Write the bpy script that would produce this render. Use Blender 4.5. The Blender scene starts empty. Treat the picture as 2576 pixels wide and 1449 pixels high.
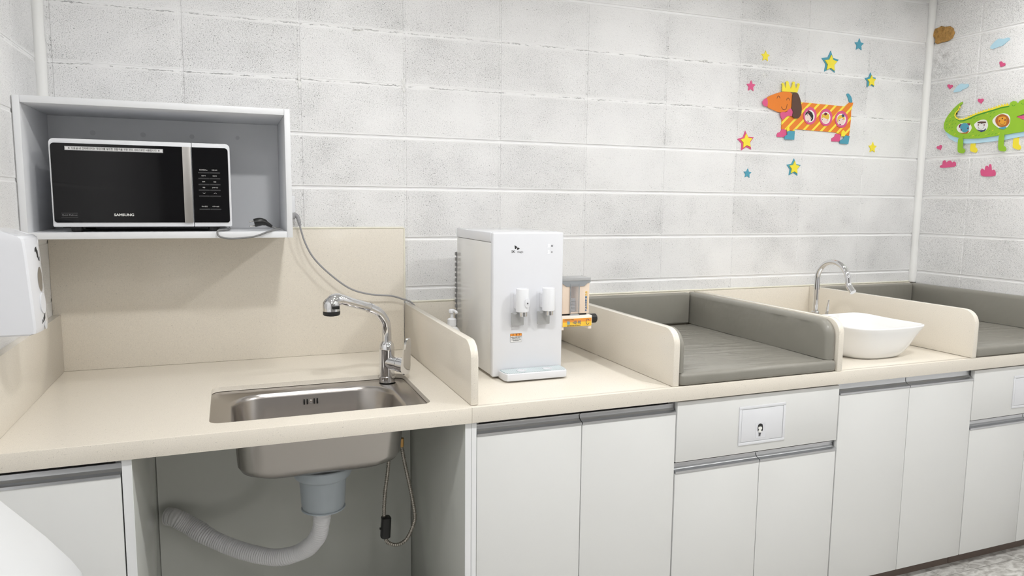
import bpy, bmesh, math, random
from mathutils import Vector, Matrix, noise
random.seed(7)
SC = bpy.context.scene
COL = SC.collection
PI = math.pi
# ------------------------------------------------------------------ materials
def mat(name, col, rough=.5, metal=0., spec=.5, var=.0, vscale=30, bump=0., bscale=60, coat=0., trans=0., emit=None, estr=0., alpha=1., ior=1.45):
    m = bpy.data.materials.new(name); m.use_nodes = True
    nt = m.node_tree; N = nt.nodes; L = nt.links
    b = N['Principled BSDF']
    c = (*col, 1) if len(col) == 3 else col
    b.inputs['Base Color'].default_value = c
    b.inputs['Roughness'].default_value = rough
    b.inputs['Metallic'].default_value = metal
    b.inputs['Specular IOR Level'].default_value = spec
    b.inputs['Coat Weight'].default_value = coat
    b.inputs['Transmission Weight'].default_value = trans
    b.inputs['IOR'].default_value = ior
    b.inputs['Alpha'].default_value = alpha
    if emit: b.inputs['Emission Color'].default_value = (*emit, 1); b.inputs['Emission Strength'].default_value = estr
    tc = N.new('ShaderNodeTexCoord')
    if var or bump:
        n = N.new('ShaderNodeTexNoise'); n.inputs['Scale'].default_value = vscale; n.inputs['Detail'].default_value = 3
        L.new(tc.outputs['Object'], n.inputs['Vector'])
    if var:
        mx = N.new('ShaderNodeMix'); mx.data_type = 'RGBA'
        mx.inputs[6].default_value = tuple(v*(1-var) for v in c[:3])+(1,)
        mx.inputs[7].default_value = tuple(min(1, v*(1+var)) for v in c[:3])+(1,)
        L.new(n.outputs['Fac'], mx.inputs[0]); L.new(mx.outputs[2], b.inputs['Base Color'])
    if bump:
        n2 = N.new('ShaderNodeTexNoise'); n2.inputs['Scale'].default_value = bscale; n2.inputs['Detail'].default_value = 3
        L.new(tc.outputs['Object'], n2.inputs['Vector'])
        bp = N.new('ShaderNodeBump'); bp.inputs['Strength'].default_value = 1; bp.inputs['Distance'].default_value = bump
        L.new(n2.outputs['Fac'], bp.inputs['Height']); L.new(bp.outputs[0], b.inputs['Normal'])
    return m

def math_node(nt, op, a, b=None, c=None):
    n = nt.nodes.new('ShaderNodeMath'); n.operation = op
    for i, v in enumerate((a, b, c)):
        if v is None: continue
        if isinstance(v, (int, float)): n.inputs[i].default_value = v
        else: nt.links.new(v, n.inputs[i])
    return n.outputs[0]
def ramp01(nt, v, a, b, o0=0., o1=1.):
    n = nt.nodes.new('ShaderNodeMapRange'); n.inputs[1].default_value = a; n.inputs[2].default_value = b
    n.inputs[3].default_value = o0; n.inputs[4].default_value = o1; nt.links.new(v, n.inputs[0]); return n.outputs[0]

def block_paint(name, uaxis, pit_amt=1.0, smudge=None, cracks=1.):
    """white emulsion over cement blocks: pores where the paint did not fill, hairline cracks in the upper joints"""
    m = bpy.data.materials.new(name); m.use_nodes = True
    nt = m.node_tree; N = nt.nodes; L = nt.links; b = N['Principled BSDF']
    b.inputs['Roughness'].default_value = .62; b.inputs['Specular IOR Level'].default_value = .35
    tc = N.new('ShaderNodeTexCoord'); P = tc.outputs['Object']
    def noi(scale, det=2, rough=.5, vec=P, dist=0):
        n = N.new('ShaderNodeTexNoise'); n.inputs['Scale'].default_value = scale; n.inputs['Detail'].default_value = det
        n.inputs['Roughness'].default_value = rough; n.inputs['Distortion'].default_value = dist
        L.new(vec, n.inputs['Vector']); return n.outputs['Fac']
    patch = noi(2.6, 3, .6)
    patch2 = noi(9, 2)
    fine = noi(400, 2, .6); fine2 = noi(210, 2, .55)
    sx = N.new('ShaderNodeSeparateXYZ'); L.new(P, sx.inputs[0])
    u, z = sx.outputs[uaxis], sx.outputs[2]
    # each block its own porosity
    cu = math_node(nt, 'FLOOR', math_node(nt, 'DIVIDE', u, .4)); cz = math_node(nt, 'FLOOR', math_node(nt, 'DIVIDE', math_node(nt, 'SUBTRACT', z, 1.15), .2))
    cmb = N.new('ShaderNodeCombineXYZ'); L.new(cu, cmb.inputs[0]); L.new(cz, cmb.inputs[2])
    wn = N.new('ShaderNodeTexWhiteNoise'); wn.noise_dimensions = '3D'; L.new(cmb.outputs[0], wn.inputs['Vector'])
    blk = wn.outputs['Value']
    dens = math_node(nt, 'ADD', math_node(nt, 'MULTIPLY', blk, .035), math_node(nt, 'ADD', math_node(nt, 'MULTIPLY', patch, .20), math_node(nt, 'MULTIPLY', patch2, .10)))
    v = math_node(nt, 'SUBTRACT', fine, math_node(nt, 'SUBTRACT', dens, .175))
    pit = ramp01(nt, v, .36, .44, .50, 0)
    v2 = math_node(nt, 'SUBTRACT', fine2, math_node(nt, 'SUBTRACT', dens, .175))
    pit2 = ramp01(nt, v2, .30, .36, 1, 0)
    pits = math_node(nt, 'MAXIMUM', pit, pit2)
    # keep pores off the joints
    def jd(val, per, off):
        f = math_node(nt, 'FRACT', math_node(nt, 'ADD', math_node(nt, 'DIVIDE', math_node(nt, 'SUBTRACT', val, off), per), .5))
        return math_node(nt, 'MULTIPLY', math_node(nt, 'ABSOLUTE', math_node(nt, 'SUBTRACT', f, .5)), per)
    dz = jd(z, .2, 1.15)
    wob = math_node(nt, 'ADD', math_node(nt, 'MULTIPLY', math_node(nt, 'SUBTRACT', noi(9, 3, .6), .5), .012), math_node(nt, 'MULTIPLY', math_node(nt, 'SUBTRACT', noi(75, 3, .7), .5), .014))
    dzw = math_node(nt, 'ABSOLUTE', math_node(nt, 'ADD', jd(z, .2, 1.15), 0))
    onblk = ramp01(nt, dz, .007, .014)
    pits = math_node(nt, 'MULTIPLY', pits, onblk)
    # cracks along the joints at 1.95 and 2.15
    zc = math_node(nt, 'ADD', z, wob)
    def crack(z0, w):
        d = math_node(nt, 'ABSOLUTE', math_node(nt, 'SUBTRACT', zc, z0))
        return ramp01(nt, d, w*.4, w, 1, 0)
    ck = math_node(nt, 'MAXIMUM', crack(1.948, .0022), crack(2.150, .0022))
    ck = math_node(nt, 'MULTIPLY', ck, ramp01(nt, noi(13, 5, .8), .46, .58))
    dark = math_node(nt, 'MAXIMUM', math_node(nt, 'MULTIPLY', pits, .74*pit_amt), math_node(nt, 'MULTIPLY', ck, .55*cracks))
    mx = N.new('ShaderNodeMix'); mx.data_type = 'RGBA'
    tone = N.new('ShaderNodeMix'); tone.data_type = 'RGBA'
    tone.inputs[6].default_value = (.86, .86, .865, 1); tone.inputs[7].default_value = (.90, .90, .90, 1)
    L.new(noi(5, 3), tone.inputs[0])
    L.new(tone.outputs[2], mx.inputs[6]); mx.inputs[7].default_value = (.20, .20, .21, 1)
    L.new(dark, mx.inputs[0]); out = mx.outputs[2]
    if smudge:
        d = N.new('ShaderNodeVectorMath'); d.operation = 'DISTANCE'; L.new(P, d.inputs[0]); d.inputs[1].default_value = smudge
        f = math_node(nt, 'MULTIPLY', ramp01(nt, d.outputs['Value'], .02, .13, 1, 0), ramp01(nt, noi(26, 4, .6), .42, .68))
        s = N.new('ShaderNodeMix'); s.data_type = 'RGBA'; L.new(math_node(nt, 'MULTIPLY', f, .55), s.inputs[0])
        L.new(out, s.inputs[6]); s.inputs[7].default_value = (.30, .29, .28, 1); out = s.outputs[2]
    L.new(out, b.inputs['Base Color'])
    hgt = math_node(nt, 'SUBTRACT', math_node(nt, 'ADD', math_node(nt, 'MULTIPLY', noi(150, 3, .6), .5), math_node(nt, 'MULTIPLY', noi(18, 3), .5)), math_node(nt, 'MULTIPLY', math_node(nt, 'MAXIMUM', pits, ck), .8))
    bp = N.new('ShaderNodeBump'); bp.inputs['Strength'].default_value = .9; bp.inputs['Distance'].default_value = .0032
    L.new(hgt, bp.inputs['Height']); L.new(bp.outputs[0], b.inputs['Normal'])
    return m

def stone_mat(name, base, rough=.16):
    m = bpy.data.materials.new(name); m.use_nodes = True
    nt = m.node_tree; N = nt.nodes; L = nt.links; b = N['Principled BSDF']
    b.inputs['Roughness'].default_value = rough; b.inputs['Specular IOR Level'].default_value = .45
    tc = N.new('ShaderNodeTexCoord'); P = tc.outputs['Object']
    def noi(scale, det=2):
        n = N.new('ShaderNodeTexNoise'); n.inputs['Scale'].default_value = scale; n.inputs['Detail'].default_value = det
        L.new(P, n.inputs['Vector']); return n.outputs['Fac']
    mx = N.new('ShaderNodeMix'); mx.data_type = 'RGBA'
    mx.inputs[6].default_value = tuple(v*.95 for v in base)+(1,); mx.inputs[7].default_value = tuple(min(1, v*1.035) for v in base)+(1,)
    L.new(ramp01(nt, noi(420, 2), .35, .65), mx.inputs[0])
    m2 = N.new('ShaderNodeMix'); m2.data_type = 'RGBA'; L.new(mx.outputs[2], m2.inputs[6]); m2.inputs[7].default_value = tuple(v*.45 for v in base)+(1,)
    L.new(ramp01(nt, noi(260, 1), .24, .30, .38, 0), m2.inputs[0])
    L.new(m2.outputs[2], b.inputs['Base Color'])
    return m

def stripe_mat(name, ca, cb, dx, dz, period, frac, off=0):
    m = bpy.data.materials.new(name); m.use_nodes = True
    nt = m.node_tree; N = nt.nodes; L = nt.links; b = N['Principled BSDF']; b.inputs['Roughness'].default_value = .55
    g = N.new('ShaderNodeNewGeometry'); sx = N.new('ShaderNodeSeparateXYZ'); L.new(g.outputs['Position'], sx.inputs[0])
    s = math_node(nt, 'ADD', math_node(nt, 'MULTIPLY', sx.outputs[0], dx), math_node(nt, 'MULTIPLY', sx.outputs[2], dz))
    f = math_node(nt, 'FRACT', math_node(nt, 'ADD', math_node(nt, 'DIVIDE', s, period), off))
    k = math_node(nt, 'LESS_THAN', f, frac)
    mx = N.new('ShaderNodeMix'); mx.data_type = 'RGBA'; mx.inputs[6].default_value = (*ca, 1); mx.inputs[7].default_value = (*cb, 1)
    L.new(k, mx.inputs[0]); L.new(mx.outputs[2], b.inputs['Base Color']); return m

def floor_mat(name):
    m = bpy.data.materials.new(name); m.use_nodes = True
    nt = m.node_tree; N = nt.nodes; L = nt.links; b = N['Principled BSDF']; b.inputs['Roughness'].default_value = .35
    tc = N.new('ShaderNodeTexCoord'); P = tc.outputs['Object']
    n = N.new('ShaderNodeTexNoise'); n.inputs['Scale'].default_value = 38; n.inputs['Detail'].default_value = 4; n.inputs['Distortion'].default_value = .8
    mp = N.new('ShaderNodeMapping'); mp.inputs['Scale'].default_value = (.55, 1, 1); L.new(P, mp.inputs[0]); L.new(mp.outputs[0], n.inputs['Vector'])
    mx = N.new('ShaderNodeMix'); mx.data_type = 'RGBA'; mx.inputs[6].default_value = (.36, .345, .32, 1); mx.inputs[7].default_value = (.66, .65, .62, 1)
    L.new(ramp01(nt, n.outputs['Fac'], .36, .60), mx.inputs[0])
    sx = N.new('ShaderNodeSeparateXYZ'); L.new(P, sx.inputs[0])
    def jd(val, per, off):
        f = math_node(nt, 'FRACT', math_node(nt, 'ADD', math_node(nt, 'DIVIDE', math_node(nt, 'SUBTRACT', val, off), per), .5))
        return math_node(nt, 'MULTIPLY', math_node(nt, 'ABSOLUTE', math_node(nt, 'SUBTRACT', f, .5)), per)
    j = math_node(nt, 'MINIMUM', jd(sx.outputs[0], .45, 2.56), jd(sx.outputs[1], .45, -1.02))
    m2 = N.new('ShaderNodeMix'); m2.data_type = 'RGBA'; L.new(mx.outputs[2], m2.inputs[6]); m2.inputs[7].default_value = (.16, .15, .14, 1)
    L.new(ramp01(nt, j, .0006, .0014, 1, 0), m2.inputs[0]); L.new(m2.outputs[2], b.inputs['Base Color']); return m

def steel_mat(name, col, rough):
    m = mat(name, col, rough, 1.); nt = m.node_tree; N = nt.nodes; L = nt.links; b = N['Principled BSDF']
    tc = N.new('ShaderNodeTexCoord'); mp = N.new('ShaderNodeMapping'); mp.inputs['Scale'].default_value = (3, 260, 260)
    n = N.new('ShaderNodeTexNoise'); n.inputs['Scale'].default_value = 1; n.inputs['Detail'].default_value = 2
    L.new(tc.outputs['Object'], mp.inputs[0]); L.new(mp.outputs[0], n.inputs['Vector'])
    L.new(ramp01(nt, n.outputs['Fac'], .3, .7, rough*.93, rough*1.08), b.inputs['Roughness']); return m

def pad_seat_mat(name):
    m = mat(name, (.25, .24, .21), .28, var=.02, vscale=4); nt = m.node_tree; N = nt.nodes; L = nt.links; b = N['Principled BSDF']
    tc = N.new('ShaderNodeTexCoord'); mp = N.new('ShaderNodeMapping'); mp.inputs['Scale'].default_value = (4, 26, 1); mp.inputs['Rotation'].default_value = (0, 0, .5)
    n = N.new('ShaderNodeTexNoise'); n.inputs['Scale'].default_value = 1; n.inputs['Detail'].default_value = 3; n.inputs['Distortion'].default_value = .9
    L.new(tc.outputs['Object'], mp.inputs[0]); L.new(mp.outputs[0], n.inputs['Vector'])
    n2 = N.new('ShaderNodeTexNoise'); n2.inputs['Scale'].default_value = 4; L.new(tc.outputs['Object'], n2.inputs['Vector'])
    k = math_node(nt, 'MULTIPLY', ramp01(nt, n.outputs['Fac'], .42, .62), ramp01(nt, n2.outputs['Fac'], .40, .62))
    bp = N.new('ShaderNodeBump'); bp.inputs['Strength'].default_value = .9; bp.inputs['Distance'].default_value = .0035
    L.new(k, bp.inputs['Height']); L.new(bp.outputs[0], b.inputs['Normal']); return m
STONE_B = (.765, .715, .63)
M = dict(
    wall=block_paint('painted_block', 0), wall_r=block_paint('painted_block_right', 1, .42, (3.216, -.08, 2.27), .0), wall_l=block_paint('painted_block_left', 1, .25, None, .15),
    rearwall=mat('rear_wall_paint', (.33, .32, .31), .7, var=.03, vscale=6),
    plaster=mat('white_plaster', (.80, .80, .79), .7, var=.03, vscale=6, bump=.0015, bscale=40),
    bead=mat('white_filler', (.88, .88, .87), .45, bump=.002, bscale=22),
    ceil=mat('ceiling_board', (.82, .82, .81), .8, var=.02),
    floor=floor_mat('vinyl_tile'),
    stone=stone_mat('beige_quartz', STONE_B),
    sealant=mat('cream_sealant', (.80, .775, .67), .5, var=.08, vscale=40, bump=.001, bscale=120),
    lacquer=mat('gloss_white_door', (.73, .735, .725), .13, spec=.5, var=.006, vscale=5),
    board=mat('white_board', (.77, .78, .80), .38, var=.01, vscale=8),
    edge=mat('white_edge_band', (.80, .81, .82), .35, var=.01),
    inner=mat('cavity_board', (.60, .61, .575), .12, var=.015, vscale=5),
    dark=mat('painted_gap_shade', (.06, .055, .05), .7, var=.1),  # near-black that paints the shade inside the handle gap
    plinth=mat('brown_plinth', (.16, .12, .10), .5, var=.1),
    alu=mat('aluminium', (.64, .65, .67), .34, 1., var=.02),
    chrome=mat('chrome', (.74, .74, .755), .05, 1., var=.005),
    steel=mat('brushed_steel', (.43, .405, .385), .26, 1., var=.02, vscale=6),
    pad=mat('grey_vinyl', (.25, .24, .21), .30, spec=.5, var=.03, vscale=4, bump=.006, bscale=7),
    ceramic=mat('white_ceramic', (.86, .86, .855), .06, spec=.6, var=.004),
    plastic=mat('gloss_white_plastic', (.73, .74, .775), .12, spec=.5, var=.004),
    plastic_m=mat('satin_white_plastic', (.75, .76, .79), .35, var=.01),
    plastic_s=mat('side_white_plastic', (.74, .735, .72), .10, var=.006),
    greyp=mat('grey_plastic', (.40, .405, .41), .35, var=.02),
    lgrey=mat('light_grey_plastic', (.62, .63, .65), .35, var=.02),
    bluegrey=mat('blue_grey_trap', (.36, .40, .43), .32, var=.02),
    hose=mat('white_drain_hose', (.70, .70, .715), .38, var=.05, vscale=30, bump=.0015, bscale=70),
    braid=mat('braided_metal', (.42, .39, .35), .3, 1., var=.25, vscale=400),
    black=mat('black_plastic', (.015, .015, .015), .35, var=.1),
    blackg=mat('black_glass', (.004, .004, .005), .05, spec=.35, var=.05),
    keygrey=mat('dim_grey_key', (.035, .035, .037), .4, var=.05),
    silver=mat('satin_silver', (.55, .53, .51), .33, 1., var=.02),
    txtw=mat('print_white', (.72, .72, .70), .5, var=.01), txtk=mat('print_black', (.02, .02, .02), .5, var=.1),
    txtg=mat('print_grey', (.10, .10, .11), .5, var=.05), txtd=mat('print_dim', (.20, .20, .21), .5, var=.05), txtr=mat('print_red', (.35, .03, .03), .5, var=.05),
    paper=mat('sticker_paper', (.74, .74, .74), .5, var=.02), silverp=mat('sticker_border', (.42, .42, .43), .45, var=.02),
    cord=mat('grey_cord', (.20, .20, .20), .45, var=.05), cordl=mat('mid_grey_cord', (.30, .30, .31), .42, var=.04),
    clear=mat('clear_plastic', (.92, .92, .95), .06, alpha=.13, var=.01), smoke=mat('smoked_clear_plastic', (.36, .38, .40), .15, alpha=.8, var=.02),
    cream=mat('cream_plastic', (.80, .66, .54), .38, var=.015), creaml=mat('pale_cream_plastic', (.86, .78, .70), .38, var=.01),
    tan=mat('tan_inside', (.42, .30, .22), .5, var=.05), cup=mat('grey_cup_rims', (.34, .34, .36), .35, var=.05),
    lab_o=mat('label_orange', (.80, .30, .05), .45, var=.05), lab_y=mat('label_yellow', (.86, .55, .06), .45, var=.05), lab_b=mat('print_blue', (.03, .13, .28), .5, var=.05), lab_lb=mat('print_light_blue', (.12, .42, .66), .5, var=.05),
    orange=mat('foam_orange', (.80, .22, .02), .55, var=.03), yellow=mat('foam_yellow', (.90, .76, .05), .55, var=.03), pink=mat('foam_pink', (.70, .10, .25), .55, var=.03),
    teal=mat('foam_teal', (.08, .34, .46), .55, var=.03), brown=mat('foam_brown', (.10, .045, .03), .55, var=.05), maroon=mat('foam_maroon', (.18, .015, .05), .55, var=.05),
    green=mat('foam_green', (.30, .55, .03), .55, var=.03), dgreen=mat('foam_dark_green', (.07, .33, .03), .55, var=.03), sky=mat('foam_sky', (.48, .72, .85), .55, var=.02),
    skin=mat('foam_skin', (.85, .68, .63), .55, var=.02), fwhite=mat('foam_white', (.85, .85, .82), .55, var=.01), lionb=mat('foam_rust', (.45, .14, .02), .55, var=.05), liony=mat('foam_amber', (.78, .36, .03), .55, var=.03), gold=mat('foam_gold', (.80, .52, .06), .55, var=.03), navy=mat('foam_navy', (.04, .06, .14), .55, var=.05),
    stripes=None,
    puff=mat('aged_insulation_foam', (.46, .26, .08), .85, var=.5, vscale=60, bump=.01, bscale=70),
    pad_seat=pad_seat_mat('grey_vinyl_seat'),
    binp=mat('bin_plastic', (.60, .61, .62), .4, var=.01),
    bottle=mat('milky_bottle', (.80, .80, .80), .25, var=.02), led=mat('lit_indicator', (.9, .9, .9), .4, emit=(1, .93, .92), estr=1.6, var=.01),
    lamp=mat('lamp_diffuser', (.9, .9, .9), .5, emit=(1, .997, .985), estr=78., var=.001), lamp_mid=mat('lamp_diffuser_mid', (.9, .9, .9), .5, emit=(1, .997, .985), estr=290., var=.001), lamp_added=mat('lamp_diffuser_added', (.9, .9, .9), .5, emit=(1, .997, .985), estr=105., var=.001), lamp_wall=mat('lamp_diffuser_wall', (.9, .9, .9), .5, emit=(1, .997, .985), estr=66., var=.001), lampb=mat('lamp_housing', (.8, .8, .8), .5, var=.01),
)
# ------------------------------------------------------------------ mesh helpers
class MB:
    def __init__(s): s.b = bmesh.new()
    def _bev(s, vs, bev, seg):
        es = list({e for v in vs for e in v.link_edges if len(e.link_faces) == 2 and e.calc_face_angle(0) > .5})
        if bev > 0: bmesh.ops.bevel(s.b, geom=es, offset=bev, segments=seg, profile=.5, affect='EDGES', clamp_overlap=True)
    def box(s, x0, x1, y0, y1, z0, z1, bev=0., seg=2):
        r = bmesh.ops.create_cube(s.b, size=1); vs = r['verts']
        for v in vs: v.co = Vector(((x0+x1)/2+v.co.x*(x1-x0), (y0+y1)/2+v.co.y*(y1-y0), (z0+z1)/2+v.co.z*(z1-z0)))
        s._bev(vs, bev, seg); return s
    def prism(s, poly, plane, a, b, bev=0., seg=2):
        def P(p, t): return Vector((p[0], t, p[1])) if plane == 'xz' else Vector((t, p[0], p[1])) if plane == 'yz' else Vector((p[0], p[1], t))
        A = [s.b.verts.new(P(p, a)) for p in poly]; B = [s.b.verts.new(P(p, b)) for p in poly]
        fs = [s.b.faces.new(A), s.b.faces.new(B[::-1])]
        n = len(poly)
        for i in range(n): fs.append(s.b.faces.new((A[(i+1) % n], A[i], B[i], B[(i+1) % n])))
        bmesh.ops.recalc_face_normals(s.b, faces=fs)
        s._bev(A+B, bev, seg); return s
    def loft(s, loops, cap0=True, cap1=True):
        R = [[s.b.verts.new(Vector(p)) for p in lp] for lp in loops]; n = len(R[0]); fs = []
        for a, b in zip(R, R[1:]):
            for i in range(n): fs.append(s.b.faces.new((a[i], a[(i+1) % n], b[(i+1) % n], b[i])))
        if cap0: fs.append(s.b.faces.new(R[0][::-1]))
        if cap1: fs.append(s.b.faces.new(R[-1]))
        bmesh.ops.recalc_face_normals(s.b, faces=fs); return s
    def lathe(s, prof, c, axis='z', n=32, cap0=True, cap1=True):
        c = Vector(c); loops = []
        for r, h in prof:
            lp = []
            for i in range(n):
                t = 2*PI*i/n; a, b = r*math.cos(t), r*math.sin(t)
                lp.append(c+(Vector((a, b, h)) if axis == 'z' else Vector((h, a, b)) if axis == 'x' else Vector((a, h, b))))
            loops.append(lp)
        return s.loft(loops, cap0, cap1)
    def tube(s, pts, r, n=12, rf=None, step=None, cap=True):
        P = resample(pts, step) if step else [Vector(p) for p in pts]
        loops = []; up = None; tot = len(P)
        for i, p in enumerate(P):
            t = (P[min(i+1, tot-1)]-P[max(i-1, 0)]).normalized()
            if up is None: up = t.orthogonal().normalized()
            up = (up-t*up.dot(t)).normalized(); sd = t.cross(up)
            rr = rf(i, i/(tot-1)) if rf else r
            loops.append([p+up*math.cos(2*PI*k/n)*rr+sd*math.sin(2*PI*k/n)*rr for k in range(n)])
        return s.loft(loops, cap, cap)
    def xf(s, mtx): bmesh.ops.transform(s.b, matrix=mtx, verts=s.b.verts); return s
    def build(s, name, m, parent=None, smooth=40):
        me = bpy.data.meshes.new(name); s.b.to_mesh(me); s.b.free()
        return link(name, me, m, parent, smooth)
def resample(pts, step):
    P = [Vector(p) for p in pts]; out = []
    for i in range(len(P)-1):
        p0, p1, p2, p3 = P[max(i-1, 0)], P[i], P[i+1], P[min(i+2, len(P)-1)]
        k = max(2, int((p2-p1).length/step))
        for j in range(k):
            t = j/k
            out.append(.5*((2*p1)+(-p0+p2)*t+(2*p0-5*p1+4*p2-p3)*t*t+(-p0+3*p1-3*p2+p3)*t**3))
    out.append(P[-1]); return out
ORG = {}
def link(name, me, m, parent=None, smooth=40):
    o = bpy.data.objects.new(name, me); COL.objects.link(o)
    org = ORG.get(parent.name, Vector((0, 0, 0))) if parent else None
    if parent is None:
        xs = [v.co for v in me.vertices]
        lo = Vector([min(c[i] for c in xs) for i in range(3)]); hi = Vector([max(c[i] for c in xs) for i in range(3)])
        org = Vector(((lo.x+hi.x)/2, (lo.y+hi.y)/2, lo.z)); o.location = org
    else: o.parent = parent
    me.transform(Matrix.Translation(-org))
    ORG[o.name] = org
    if m: me.materials.append(M[m] if isinstance(m, str) else m)
    if smooth:
        me.shade_smooth(); me.set_sharp_from_angle(angle=math.radians(smooth))
    return o
def thing(name, label, cat, loc, group=None):
    o = bpy.data.objects.new(name, None); COL.objects.link(o); o.location = loc; o.empty_display_size = .05
    ORG[o.name] = Vector(loc); o['label'] = label; o['category'] = cat
    if group: o['group'] = group
    return o
def tag(o, label, cat, group=None):
    o['label'] = label; o['category'] = cat
    if group: o['group'] = group
    return o
def struct(o): o['kind'] = 'structure'; return o
def lab(o, s): o['label'] = s; return o
def rrect(x0, x1, y0, y1, r, n=6):
    """rounded rectangle; r is one radius or four (bl, br, tr, tl)"""
    r = (r,)*4 if isinstance(r, (int, float)) else r; out = []
    for (cx, cy, rr, a0) in ((x0, y0, r[0], PI), (x1, y0, r[1], 1.5*PI), (x1, y1, r[2], 0), (x0, y1, r[3], .5*PI)):
        ox = cx+rr*(1 if cx == x0 else -1); oy = cy+rr*(1 if cy == y0 else -1)
        for k in range(n+1):
            a = a0+.5*PI*k/n; out.append((ox+rr*math.cos(a), oy+rr*math.sin(a)))
    return out
def slab_with_hole(outer, hole, z0, z1, n_each):
    """prism with one hole, outer and hole given with the same count and matching start angle"""
    mb = MB(); b = mb.b; n = len(outer)
    Ot = [b.verts.new((*p, z1)) for p in outer]; Ob = [b.verts.new((*p, z0)) for p in outer]
    Ht = [b.verts.new((*p, z1)) for p in hole]; Hb = [b.verts.new((*p, z0)) for p in hole]
    for i in range(n):
        j = (i+1) % n
        for q in ((Ot[i], Ot[j], Ht[j], Ht[i]), (Ob[j], Ob[i], Hb[i], Hb[j]), (Ob[i], Ob[j], Ot[j], Ot[i]), (Hb[j], Hb[i], Ht[i], Ht[j])):
            b.faces.new(q)
    bmesh.ops.remove_doubles(b, verts=b.verts, dist=1e-6)
    bmesh.ops.recalc_face_normals(b, faces=b.faces); return mb
def text(body, name, m, parent, pos, size, facing='-y', ext=.0002, align='CENTER', width=1., bold=0., spacing=1.):
    c = bpy.data.curves.new('lettering', 'FONT'); c.body = body; c.size = size; c.align_x = align; c.align_y = 'CENTER'
    c.extrude = ext; c.space_character = spacing; c.offset = bold; c.resolution_u = 3
    t = bpy.data.objects.new('t', c); COL.objects.link(t)
    bpy.context.view_layer.update()
    me = bpy.data.meshes.new_from_object(t.evaluated_get(bpy.context.evaluated_depsgraph_get()))
    bpy.data.objects.remove(t); bpy.data.curves.remove(c)
    R = Matrix.Rotation(PI/2, 4, 'X')
    if facing == '+x': R = Matrix.Rotation(PI/2, 4, 'Z') @ R
    if facing == '-x': R = Matrix.Rotation(-PI/2, 4, 'Z') @ R
    me.transform(Matrix.Translation(pos) @ R @ Matrix.Diagonal((width, 1, 1, 1)))
    me.name = name; me.materials.clear()
    return link(name, me, m, parent, 0)
def ribbon(pts, w):
    L, Rr = [], []
    for i, p in enumerate(pts):
        a = Vector(pts[max(i-1, 0)]); b = Vector(pts[min(i+1, len(pts)-1)]); t = (b-a).normalized(); n = Vector((-t.y, t.x))
        L.append(tuple(Vector(p)+n*w/2)); Rr.append(tuple(Vector(p)-n*w/2))
    return L+Rr[::-1]
def star(cx, cz, r, rot=0., k=.5):
    return [(cx+r*(1 if i % 2 == 0 else k)*math.sin(rot+i*PI/5), cz+r*(1 if i % 2 == 0 else k)*math.cos(rot+i*PI/5)) for i in range(10)]
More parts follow.
